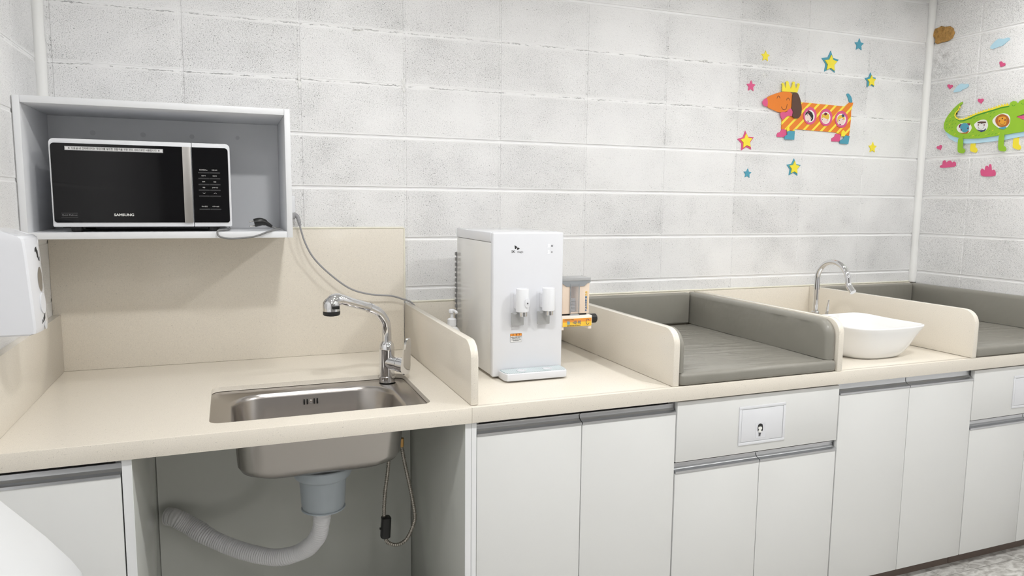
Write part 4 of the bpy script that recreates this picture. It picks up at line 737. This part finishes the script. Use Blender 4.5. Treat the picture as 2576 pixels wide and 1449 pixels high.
w_ = MB().prism(rrect(cxm-.0165, cxm+.0165, 1.110, 1.210, .003), 'xz', CY-.0045, CY-.0030).build('window', 'clear', t, 0); lab(w_, 'clear upright window')
fr = MB()
for bx in ((cxm-.0185, cxm-.0160), (cxm+.0160, cxm+.0185)): fr.box(bx[0], bx[1], CY-.0048, CY-.0005, 1.108, 1.212, .0006)
fr.build('window_frame', 'smoke', t)
cu = MB()
for k in range(9): cu.lathe([(.0085, 0), (.0122, .001), (.0122, .0030), (.0085, .0040)], (cxm, CY+.018, 1.112+k*.0052), 'z', 18)
lab(cu.build('cup_stack', 'cup', t, 30), 'short stack of grey rims behind the window')
MB().box(CX0+.002, CX1-.010, CY+.003, -.502, 1.0990, 1.1040).build('shadow_gap', 'black', t, 0)
bs = MB().box(CX0+.001, CX1+.006, CY-.012, -.498, 1.0640, 1.0985, .003).box(CX0+.001, CX0+.016, CY-.010, -.505, 1.0480, 1.0645, .002).box(CX1-.008, CX1+.005, CY-.010, -.505, 1.0480, 1.0645, .002).build('base', 'creaml', t, 30)
MB().prism([(cxm-.022, 1.0985), (cxm+.022, 1.0985), (cxm+.014, 1.1035), (cxm-.014, 1.1035)], 'xz', CY-.006, CY+.001).build('outlet_lip', 'greyp', t, 0)
lb = MB().box(CX0+.010, CX1+.003, CY-.0128, CY-.0122, 1.0605, 1.0890).build('brand_label', 'lab_y', bs, 0); lab(lb, 'orange and yellow label printed in Korean')
MB().box(CX0+.011, CX1+.002, CY-.0131, CY-.0129, 1.0765, 1.0882).build('label_band', 'lab_o', bs, 0)
text('돌', 'lettering', 'lab_lb', bs, (.8510, CY-.0136, 1.0738), .0155, bold=.0001); text('·라·미', 'lettering', 'lab_b', bs, (.884, CY-.0134, 1.0735), .0150, bold=.0002)
text('간편한 종이컵 보관함', 'lettering', 'txtg', bs, (.853, CY-.0134, 1.0848), .0042); text('손잡이를 돌리면 컵이 나옵니다', 'lettering', 'txtg', bs, (.872, CY-.0134, 1.0632), .0042)
MB().prism(ribbon([(.9275+.0065*math.cos(a_), 1.075+.0095*math.sin(a_)) for a_ in [.5+k*.38 for k in range(15)]], .0019), 'xz', CY-.0134, CY-.0131).build('turn_arrow', 'txtg', bs, 0)
MB().lathe([(.0150, .9468), (.0172, .949), (.0172, .968), (.015, .971)], (0, -.561, 1.083), 'x', 14).build('knob', 'black', t, 25)
for k, (ch, mm_) in enumerate((('레', 'lab_y'), ('버', 'lab_y'), ('를', 'lab_b'), ('돌', 'lab_b'), ('려', 'lab_b'), ('주', 'lab_b'), ('세', 'lab_b'), ('요', 'lab_b'))):
    text(ch, 'lettering', mm_, t, (.9255, CY-.0004, 1.1790-k*.0089-(.002 if k > 2 else 0)), .0088, bold=.0002)
MB().box(.9315, .9325, CY-.0006, CY-.0002, 1.118, 1.183).build('arrow_line', 'lab_y', t, 0)
# ------------------------------------------------------------------ pump bottle
t = thing('pump_bottle', 'white pump bottle standing between the first divider and the water dispenser', 'bottle', (.480, -.380, Z0))
bx_, by_ = .480, -.380
MB().lathe([(.030, Z0+.0004), (.033, Z0+.004), (.033, 1.015), (.031, 1.030), (.022, 1.043), (.014, 1.049), (.014, 1.052)], (bx_, by_, 0), 'z', 32).build('bottle_body', 'bottle', t, 30)
MB().lathe([(.0165, 1.0522), (.0165, 1.075), (.012, 1.078), (.006, 1.080), (.005, 1.096)], (bx_, by_, 0), 'z', 24).build('collar', 'plastic_m', t, 30)
MB().lathe([(.008, 1.0962), (.012, 1.100), (.012, 1.108), (.008, 1.112)], (bx_, by_, 0), 'z', 20).tube([(bx_, by_, 1.105), (bx_+.006, by_-.022, 1.107), (bx_+.009, by_-.032, 1.101)], .005, 10, step=.004).build('pump_head', 'plastic_m', t, 30)
lb_ = MB()
for k in range(5): lb_.lathe([(.0332, .93+k*.012), (.0334, .9302+k*.012), (.0334, .9308+k*.012), (.0332, .931+k*.012)], (bx_, by_, 0), 'z', 32)
lb_.build('label_lines', 'lgrey', t, 0)
# ------------------------------------------------------------------ changing pads
def pad(x0, x1, label, base_z, side_r, back_to):
    t = thing('changing_pad', label, 'changing pad', ((x0+x1)/2, -.45, Z0), 'grey vinyl changing pads')
    def wavy(mb, amp):
        bmesh.ops.subdivide_edges(mb.b, edges=[e for e in mb.b.edges if e.calc_length() > .12], cuts=14, use_grid_fill=True)
        for v in mb.b.verts:
            n_ = noise.noise(v.co*9+Vector((x0*7, 0, 0))); v.co += v.normal*amp*n_
        return mb
    m_ = MB().box(x0+.030, x1-(.0 if side_r else 0)-.030+.0, -.893, -.048, Z0+.0020, Z0+.0425, .014, 4)
    m_.b.normal_update(); wavy(m_, .0012).build('seat_cushion', 'pad_seat', t, 60)
    m2 = MB().box(x0+.003, x1-.003, -.902, -.868, Z0+.0006, Z0+.0425, .013, 4); m2.b.normal_update(); m2.build('front_roll', 'pad', t, 60)
    def side(xa, xb, right):
        """padded bolster: outer face flat on the stone, inner face rounded over"""
        P_ = [(max(y, -.885) if False else y, max(z, Z0+.0432)) for y, z in div_poly(-.889, 1.0865, .062, 10)]
        P_ = [(-.0135, Z0+.0432), (-.0135, 1.0865)]+P_[2:]
        dens = []
        for i in range(len(P_)):
            p, q = Vector(P_[i]), Vector(P_[(i+1) % len(P_)])
            k_ = max(1, int((q-p).length/.03))
            for j in range(k_): dens.append(p.lerp(q, j/k_))
        cy_, cz_ = -.45, 1.0; hy, hz = .4385, .0865
        def ins(d): return [(cy_+(p.x-cy_)*(1-d/hy), (Z0+.0432)+(p.y-Z0-.0432)*(1-d/.146)) for p in dens]
        W_ = xb-xa; LL_ = []
        for tt, d in ((0, .004), (.06, .001), (.35, 0), (.62, .0012), (.80, .0045), (.92, .010), (1., .018)):
            x_ = xa+W_*tt if not right else xb-W_*tt
            LL_.append([(x_+(.0016*noise.noise(Vector((y*14, z*20, xa*9))) if tt > .5 else 0), y, z) for y, z in ins(d)])
        return MB().loft(LL_)
    side(x0+.002, x0+.028, False).build('side_bolster', 'pad', t, 60); side(x1-.040, x1-.002, True).build('side_bolster', 'pad', t, 60)
    MB().box(x0+.030, x1-.042, -.047, -.0135, Z0+.0430, 1.086, .010, 3).build('back_bolster', 'pad', t, 60)
    return t
pad(1.1095, 1.7845, 'dark grey vinyl changing pad between the water dispenser and the white basin', 0, False, 0)
pad(2.5115, 3.213, 'dark grey vinyl changing pad in the far right corner of the room', 0, True, 0)
# ------------------------------------------------------------------ vessel basin and its tap
t = thing('basin', 'square white ceramic vessel basin between two stone dividers', 'basin', (2.14, -.66, Z0))
vx, vy = 2.140, -.662
def sup(h, z, n_, N=64, lift=0, cx=vx, cy=vy):
    o_ = []
    for i in range(N):
        a_ = 2*PI*i/N; c, s = math.cos(a_), math.sin(a_); k = (abs(c)**n_+abs(s)**n_)**(-1/n_)
        o_.append((cx+h*k*c, cy+h*k*s, z+lift*(k-1)))
    return o_
LV = [sup(.116, Z0+.0005, 3.0), sup(.126, Z0+.0015, 3.0), sup(.137, Z0+.010, 3.1), sup(.149, Z0+.028, 3.3), sup(.161, Z0+.055, 3.6), sup(.171, Z0+.085, 4.2), sup(.180, Z0+.112, 5.2, lift=.01), sup(.1845, Z0+.126, 6, lift=.012), sup(.1845, Z0+.130, 6, lift=.012), sup(.183, Z0+.132, 6, lift=.012),
      sup(.180, Z0+.132, 6, lift=.012), sup(.176, Z0+.126, 5.5, lift=.01), sup(.168, Z0+.100, 4.6), sup(.158, Z0+.070, 3.9), sup(.142, Z0+.038, 3.4), sup(.115, Z0+.020, 3.0), sup(.05, Z0+.0155, 2.2), sup(.022, Z0+.0153, 2)]
MB().loft(LV).build('bowl', 'ceramic', t, 50)
MB().lathe([(.021, Z0+.0160), (.021, Z0+.019), (.012, Z0+.020)], (vx, vy, 0), 'z', 24).build('drain', 'chrome', t)
t = thing('gooseneck_tap', 'chrome gooseneck tap rising behind the white vessel basin', 'tap', (2.15, -.405, Z0))
gx = 2.152
MB().lathe([(.024, Z0+.0005), (.025, Z0+.002), (.025, Z0+.010), (.020, Z0+.013), (.018, Z0+.02), (.0175, 1.030), (.0155, 1.032)], (gx, -.404, 0), 'z', 28).build('tap_body', 'chrome', t, 30)
arc = [(gx, -.404, 1.025), (gx, -.404, 1.12)]+[(gx, -.490+.086*math.cos(PI*k/14), 1.176+.082*math.sin(PI*k/14)) for k in range(0, 15)]+[(gx, -.579, 1.168)]
MB().tube(arc, .0113, 24, step=.005).build('spout', 'chrome', t, 60)
MB().tube([(gx, -.5785, 1.172), (gx, -.583, 1.160)], .0125, 24).build('spout_joint', 'chrome', t, 30)
MB().tube([(gx, -.584, 1.161), (gx, -.606, 1.140)], .0132, 24).build('aerator', 'chrome', t, 30)
lv_ = MB().tube([(gx+.012, -.412, .985), (gx+.035, -.43, .985)], .010, 16).tube([(gx+.035, -.432, .980), (gx+.035, -.436, 1.02), (gx+.036, -.442, 1.086)], .008, 14, lambda i, q: .0095-.006*q, step=.01)
lv_.xf(Matrix.Translation((-.018, -.035, 0))) if False else None
lv_.build('lever', 'chrome', t, 40)
# ------------------------------------------------------------------ soap dispenser on left wall
t = thing('soap_dispenser', 'white wall soap dispenser with oval window at the left edge', 'soap dispenser', (-.775, -.765, 1.163))
yc = -.765
def xn(z): return -.723+.013*(1.40-z)/.235
def xc(z): return -.711+.007*(1.40-z)/.235
def xfront(y, z): q = min(1, abs(y-yc)/.062); return xc(z)-(xc(z)-xn(z))*q*q
LS = []
for z, sh, lift in ((1.163, .014, 0), (1.167, .004, 0), (1.180, 0, 0), (1.24, 0, 0), (1.30, 0, 0), (1.36, 0, 0), (1.392, .001, .002), (1.400, .003, .006), (1.406, .010, .012), (1.408, .024, .017)):
    row = [(XL+.0006, -.831+sh*.3, z+lift), (xn(z)-.030-sh, -.831+sh*.3, z+lift*.8), (xn(z)-.005-sh, -.831+sh*.3, z), (xn(z)-sh, -.827+sh*.4, z)]
    row += [(xfront(yc+d, z)-sh, yc+d, z) for d in (-.045, -.03, -.015, 0, .015, .03, .045)]
    row += [(xn(z)-sh, -.703-sh*.4, z), (xn(z)-.005-sh, -.699-sh*.3, z), (xn(z)-.030-sh, -.699-sh*.3, z+lift*.8), (XL+.0006, -.699-sh*.3, z+lift)]
    LS.append(row)
MB().loft(LS).build('casing', 'plastic', t, 28)
def on_front(pts, name, m, dx=.0008, par=None):
    A = [(xfront(y, z)+.0002, y, z) for y, z in pts]; B = [(xfront(y, z)+dx, y, z) for y, z in pts]
    return MB().loft([A, B]).build(name, m, par or t, 0)
on_front([(-.772+.018*math.cos(k*PI/12), 1.296+.031*math.sin(k*PI/12)) for k in range(24)], 'level_window', 'silver')
pb = on_front([(-.772+.022*math.cos(k*PI/12), 1.236+.026*math.sin(k*PI/12)) for k in range(24)], 'push_bar', 'plastic_m', .0025); lab(pb, 'raised push bar')
on_front(ribbon([(-.790, 1.366), (-.787, 1.374), (-.781, 1.378), (-.778, 1.352), (-.774, 1.368), (-.770, 1.345), (-.764, 1.342), (-.761, 1.352)], .0020), 'logo_mark', 'txtk')
on_front(ribbon([(-.790, 1.186), (-.786, 1.196), (-.782, 1.188), (-.777, 1.200), (-.773, 1.190), (-.768, 1.204), (-.764, 1.196), (-.760, 1.210)], .0013), 'script_print', 'txtk')
on_front([(-.762+.012*math.cos(k*PI/8), 1.178+.010*math.sin(k*PI/8)) for k in range(16)], 'lock_disc', 'lgrey', .0012)
# ------------------------------------------------------------------ white lidded bin, bottom left corner
t = thing('lidded_bin', 'white plastic lidded bin in the bottom left corner, closest to the camera', 'bin', (-.675, -1.62, 0))
MB().loft([[(x, y, z) for x, y in rrect(-.675-w, -.675+w, -1.625-d, -1.625+d, .03)] for z, w, d in ((.0005, .125, .10), (.004, .128, .103), (.78, .146, .112), (.838, .147, .113))]).build('bin_body', 'binp', t, 30)
lidp = [(-.834, .842), (-.834, .858), (-.80, .92), (-.76, .975), (-.72, 1.008), (-.675, 1.020), (-.640, 1.012), (-.605, .970), (-.570, .928), (-.535, .880), (-.519, .852), (-.521, .842)]
MB().prism(lidp, 'xz', -1.752, -1.500, .006, 3).build('bin_lid', 'binp', t, 40)
# ------------------------------------------------------------------ foam wall stickers: dog and stars
def chaikin(P_, it=2):
    for _ in range(it):
        Q_ = []
        for i in range(len(P_)):
            a_, c_3 = P_[i], P_[(i+1) % len(P_)]
            Q_ += [(a_[0]*.8+c_3[0]*.2, a_[1]*.8+c_3[1]*.2), (a_[0]*.2+c_3[0]*.8, a_[1]*.2+c_3[1]*.8)]
        P_ = Q_
    return P_
for k_ in ('bush0', 'bush1', 'cloud0', 'cloud1', 'ear', 'tail', 'bow', 'nose', 'leg1', 'leg2', 'leg3', 'leg4', 'cwin0', 'cwin1', 'cwin2', 'head', 'lface', 'ghair'): D[k_] = chaikin(D[k_])
def flat(names, plane, base, th, m, name, parent):
    mb_ = MB()
    for n_ in (names if isinstance(names, list) else [names]):
        P_ = D[n_] if isinstance(n_, str) else n_
        if plane == 'b': mb_.prism(P_, 'xz', -base-th, -base)
        else: mb_.prism(P_, 'yz', XR-base-th, XR-base)
    return mb_.build(name, m, parent, 0)
t = thing('dog_sticker', 'orange striped dachshund foam sticker with yellow crown on the back wall', 'wall sticker', (2.42, -.003, 1.81))
r0, r1, r2, r3 = D['stripe_ref']
dvx, dvz = r0[0]-r1[0], r0[1]-r1[1]; ln = math.hypot(dvx, dvz); nx, nz = dvz/ln, -dvx/ln
per = abs((r3[0]-r2[0])*nx+(r3[1]-r2[1])*nz); off = -(((r0[0])*nx+(r0[1])*nz)/per)
M['stripes'] = stripe_mat('orange_yellow_stripes', (.80, .22, .02), (.92, .76, .07), nx, nz, per, .30, off+.30)
flat('body', 'b', .0002, .0048, 'stripes', 'body', t)
hdg = flat('head', 'b', .0052, .003, 'orange', 'head', t)
flat('nose', 'b', .0084, .001, 'pink', 'nose', t); flat('crown', 'b', .0054, .003, 'yellow', 'crown', t); flat('ear', 'b', .0084, .003, 'brown', 'ear', t); flat('bow', 'b', .0056, .0032, 'pink', 'bow_tie', t)
flat('tail', 'b', .0002, .003, 'teal', 'tail', t)
for n_, m_, b_2 in (('boot1', 'pink', .001), ('boot3', 'pink', .001), ('boot2', 'teal', .0052), ('boot4', 'teal', .0052)): flat(n_, 'b', b_2, .003, m_, 'boot', t)
for n_ in ('sock1', 'sock2'): flat(n_, 'b', .0051, .003, 'yellow', 'sock', t)
def dot(p, r): return [(p[0]+r*math.cos(k*PI/5), p[1]+r*math.sin(k*PI/5)) for k in range(10)]
flat([ribbon(D[k], .0022) for k in ('eye1', 'eye2', 'smile')], 'b', .0083, .0005, 'txtk', 'face_lines', t)
for i, (hm, fm) in enumerate((('txtk', 'maroon'), ('gold', 'maroon'), ('gold', 'navy'))):
    rg = flat('win%d' % i, 'b', .0052, .0020, 'pink', 'porthole', t); lab(rg, ('pink porthole with a black haired girl', 'pink porthole with a blonde girl looking ahead', 'pink porthole with a fair girl and blue flower')[i])
    flat('pane%d' % i, 'b', .0073, .0004, 'fwhite', 'pane', rg); flat('face%d' % i, 'b', .0078, .0004, 'skin', 'face', rg); flat('hair%d' % i, 'b', .0083, .0004, hm, 'hair', rg); flat('flower%d' % i, 'b', .0088, .0004, fm, 'flower', rg)
    flat([dot(p, .0022) for p in D['dots%d' % i]], 'b', .0088, .0003, 'txtk', 'eyes', rg)
    if i != 1: flat('bowtie%d' % i, 'b', .0088, .0003, 'maroon', 'neck_bow', rg)
S_ = D['starc']
def star_s(i, r, m, label, rot=0, inner=None, ri=0):
    c = S_[i]; k = 'star_sticker'
    if inner is None:
        tag(MB().prism(star(c[0], c[1], r, rot), 'xz', -.0034, -.0002).build(k, m, None, 0), label, 'wall sticker', 'foam stars around the dog sticker'); return
    t_ = thing(k, label, 'wall sticker', (c[0], -.001, c[1]-r), 'foam stars around the dog sticker')
    MB().prism(star(c[0], c[1], r, rot, .52), 'xz', -.003, -.0002).build('back_star', m, t_, 0)
    c2 = S_[inner]; MB().prism(star(c2[0], c2[1], ri, rot, .52), 'xz', -.0075, -.0032).build('front_star', 'yellow', t_, 0)
star_s(0, .026, 'yellow', 'small yellow star sticker above the dog, left of its crown'); star_s(1, .027, 'pink', 'small pink star sticker left of the dog head'); star_s(2, .031, 'teal', 'small plain blue star sticker, highest on the wall')
star_s(3, .057, 'teal', 'large blue and yellow star sticker above the dog back', 0, 4, .041); star_s(5, .040, 'teal', 'medium blue and yellow star sticker right of the dog tail', -.08, 6, .029)
star_s(7, .050, 'pink', 'pink and yellow star sticker left of the dog paws', -.12, 8, .036); star_s(9, .024, 'teal', 'small plain blue star sticker, lowest on the wall', .05); star_s(10, .046, 'teal', 'medium blue and yellow star sticker below the dog', .0, 11, .033)
star_s(12, .029, 'yellow', 'small yellow star sticker below and right of the dog')
# ------------------------------------------------------------------ crocodile and friends on the right wall
t = thing('crocodile_sticker', 'green crocodile foam sticker with animal portholes on the right wall', 'wall sticker', (XR-.003, -.40, 1.80))
bl = flat('cbelly', 'r', .0002, .0048, 'sky', 'belly', t)
bd = flat('cbody', 'r', .0052, .004, 'green', 'body', t)
flat('cdark', 'r', .0093, .0004, 'dgreen', 'spine_shade', t); flat('czig', 'r', .0098, .0005, 'yellow', 'spine_zigzag', t)
flat('leg1', 'r', .0095, .003, 'green', 'leg', t); flat('leg2', 'r', .0095, .003, 'green', 'leg', t); flat('leg3', 'r', .0002, .003, 'yellow', 'leg', t); flat('leg4', 'r', .0002, .003, 'yellow', 'leg', t); flat('tongue', 'r', .001, .006, 'pink', 'tongue', t)
def inside(p, poly):
    r_ = False
    for (x1, y1), (x2, y2) in zip(poly, poly[1:]+poly[:1]):
        if (y1 > p[1]) != (y2 > p[1]) and p[0] < (x2-x1)*(p[1]-y1)/(y2-y1)+x1: r_ = not r_
    return r_
dk, dy_ = [], []
def grow(poly, k):
    cx = sum(p[0] for p in poly)/len(poly); cz = sum(p[1] for p in poly)/len(poly); return [(cx+(p[0]-cx)*k, cz+(p[1]-cz)*k) for p in poly]
wins = [grow(D['cwin%d' % i], 1.25) for i in range(3)]
for r_ in range(34):
    for c_2 in range(20):
        y_ = -.125-c_2*.0165-(r_ % 2)*.008; z_3 = 1.80+r_*.0085
        dash = ribbon([(y_+.004, z_3-.0025), (y_-.004, z_3+.0025)], .0018)
        q_ = [(y_+.008, z_3-.006), (y_-.008, z_3+.006), (y_, z_3+.008), (y_, z_3-.006)]
        if y_ < -.43 or not all(inside(k, D['cbody']) for k in q_) or any(inside(k, w2) for w2 in wins for k in q_) or inside((y_, z_3), D['cdark']): continue
        if (r_ % 2): continue
        (dy_ if (c_2*7+r_*3) % 4 == 0 else dk).append(dash)
bdm = bd.data; bdm.materials.append(M['dgreen']); bdm.materials.append(M['yellow'])
bb = bmesh.new(); bb.from_mesh(bdm)
for mi, grp in ((1, dk), (2, dy_)):
    for P_ in grp:
        vs_ = [bb.verts.new((Vector((XR-.0096, p[0], p[1])))-ORG[t.name]) for p in P_]; f_ = bb.faces.new(vs_); f_.material_index = mi
        if f_.normal.x > 0: f_.normal_flip()
bb.to_mesh(bdm); bb.free()
pw = [flat('cwin%d' % i, 'r', .0093, .0006, 'fwhite', 'porthole', t) for i in range(3)]
flat('eleph', 'r', .0105, .0004, 'teal', 'animal_face', pw[0]); flat(['ear1', 'ear2'], 'r', .0101, .0003, 'maroon', 'animal_ears', pw[0]); flat('elbody', 'r', .0100, .0003, 'lionb', 'animal_shirt', pw[0])
flat('mask', 'r', .0105, .0004, 'brown', 'animal_mask', pw[1]); flat('rbody', 'r', .0101, .0003, 'navy', 'animal_shirt', pw[1])
flat('lion', 'r', .0101, .0004, 'lionb', 'animal_mane', pw[2]); flat('lface', 'r', .0106, .0004, 'liony', 'animal_face', pw[2]); flat('lbody', 'r', .0106, .0003, 'teal', 'animal_shirt', pw[2])
for i in range(3): flat([dot(p, .0035) for p in D['cheeks'][2*i:2*i+2]], 'r', .0111, .0003, 'maroon', 'animal_cheeks', pw[i])
flat([ribbon(D['rsmile'], .0011), dot(D['noses'][0], .0028)], 'r', .0111, .0003, 'txtk', 'animal_smile', pw[1]); flat([ribbon(D['lsmile'], .0011), dot(D['noses'][1], .0028)], 'r', .0111, .0003, 'txtk', 'animal_smile', pw[2])
flat([ribbon(D['ceye1'], .0016), ribbon(D['ceye2'], .0016)], 'r', .0093, .0004, 'dgreen', 'eye_lines', bd)
for k, L_ in (('heart0', 'small pink heart sticker left of the lower blue cloud'), ('heart1', 'small pink heart sticker just above the crocodile back'), ('heart2', 'small pink heart sticker in front of the pipe, below the crocodile tail'), ('heart3', 'small pink heart sticker below the upper blue cloud')):
    tag(flat(k, 'r', .0002, .003, 'pink', 'heart_sticker', None), L_, 'wall sticker', 'pink hearts around the crocodile')
tag(flat('cloud0', 'r', .0002, .004, 'sky', 'cloud_sticker', None), 'pale blue cloud sticker, the upper one on the right wall', 'wall sticker', 'pale blue cloud stickers')
tag(flat('cloud1', 'r', .0002, .004, 'sky', 'cloud_sticker', None), 'pale blue cloud sticker above the crocodile tail', 'wall sticker', 'pale blue cloud stickers')
tag(flat('bush0', 'r', .0002, .003, 'pink', 'bush_sticker', None), 'low wide pink bush sticker nearest the room corner', 'wall sticker', 'pink bush stickers'); tag(flat('bush1', 'r', .0002, .003, 'pink', 'bush_sticker', None), 'tall pink bush sticker with four fingers below the crocodile', 'wall sticker', 'pink bush stickers')
# brown insulation foam showing on the right wall
F_ = D['foam']; cy_ = sum(p[0] for p in F_)/len(F_); cz_ = sum(p[1] for p in F_)/len(F_)
LF = []
dense = []
for i in range(len(F_)):
    p, q = Vector(F_[i]), Vector(F_[(i+1) % len(F_)])
    for k in range(4): dense.append(p.lerp(q, k/4))
for s_, h_ in ((1, .0006), (1.0, .006), (.93, .010), (.75, .011), (.5, .009), (.25, .012), (.06, .010)):
    LF.append([(XR-h_-.006*noise.noise(Vector((p.x*60*s_, p.y*60*s_, s_*5)))*(1 if s_ < 1 else 0)-.0005, cy_+(p.x-cy_)*s_*(1+.06*noise.noise(Vector((p.x*90, p.y*90, 0)))), cz_+(p.y-cz_)*s_*(1+.06*noise.noise(Vector((p.x*90, p.y*90, 4))))) for p in dense])
def lump(x, z, r, sx, sz, name, m, label, cat, grp=None, seed=0.):
    LL_ = []; r *= .8
    def rad(a): return .62+.75*noise.noise(Vector((math.cos(a)*1.7+seed, math.sin(a)*1.7, seed)))+.45*noise.noise(Vector((math.cos(a)*5+seed, math.sin(a)*5, seed)))
    for s_, h_ in ((1, -.0002), (.96, .0014), (.8, .0034), (.6, .0026), (.4, .0044), (.15, .0036)):
        LL_.append([(x+math.cos(a)*r*sx*s_*rad(a), -max(-.0002, h_*(1+.9*noise.noise(Vector((a*3, s_*9, seed)))) if h_ > 0 else h_), z+math.sin(a)*r*sz*s_*rad(a)) for a in [2*PI*i/44 for i in range(44)]])
    tag(MB().loft(LL_).build(name, m, None, 30), label, cat, grp)
lump(-.004, 1.942, .030, .6, 1.3, 'plaster_lump', 'bead', 'white plaster lump on the block wall, nearest above the microwave shelf', 'plaster lump', 'white plaster lumps on the block wall', 1.3)
lump(.394, 1.955, .030, .55, 1.5, 'plaster_lump', 'bead', 'tall white plaster lump in the block joint above the mixer tap', 'plaster lump', 'white plaster lumps on the block wall', 4.1)
lump(.215, 2.146, .022, 1.5, .5, 'plaster_lump', 'bead', 'flat wide white plaster lump, highest on the block wall', 'plaster lump', 'white plaster lumps on the block wall', 7.7)
lump(2.150, 2.115, .022, 1.1, .8, 'plaster_lump', 'bead', 'white plaster lump just below the small yellow star above the dog', 'plaster lump', 'white plaster lumps on the block wall', 9.2)
lump(1.800, 2.155, .024, 1.7, .5, 'plaster_lump', 'bead', 'white plaster lump in the joint left of the dog stars', 'plaster lump', 'white plaster lumps on the block wall', 11.2)
tag(MB().loft(LF).build('insulation_foam', 'puff', None, 50), 'rough brown insulation foam patch high on the right wall beside the corner', 'foam patch')
tag(MB().loft([[(3.192+x*k+.004*math.sin(x*300), -.045-h, 1.549+z*k) for x, z in [(.012*math.cos(a), .021*math.sin(a)*(1+.3*math.sin(3*a))) for a in [2*PI*i/16 for i in range(16)]]] for k, h in ((1, -.044), (1, -.030), (.7, -.022), (.2, -.019))]).build('filler_lump', 'sealant', None, 50), 'small cream lump of filler beside the corner bead', 'filler') if False else None
# ------------------------------------------------------------------ light and colour
w = bpy.data.worlds.new('room_air'); SC.world = w; w.use_nodes = True
w.node_tree.nodes['Background'].inputs[0].default_value = (.9, .95, 1, 1); w.node_tree.nodes['Background'].inputs[1].default_value = .0
SC.view_settings.view_transform = 'Standard'; SC.view_settings.look = 'None'; SC.view_settings.exposure = 0.16; SC.view_settings.gamma = 1; SC.view_settings.use_curve_mapping = False
try:
    SC.cycles.max_bounces = 10; SC.cycles.diffuse_bounces = 6; SC.cycles.glossy_bounces = 5
except Exception: pass
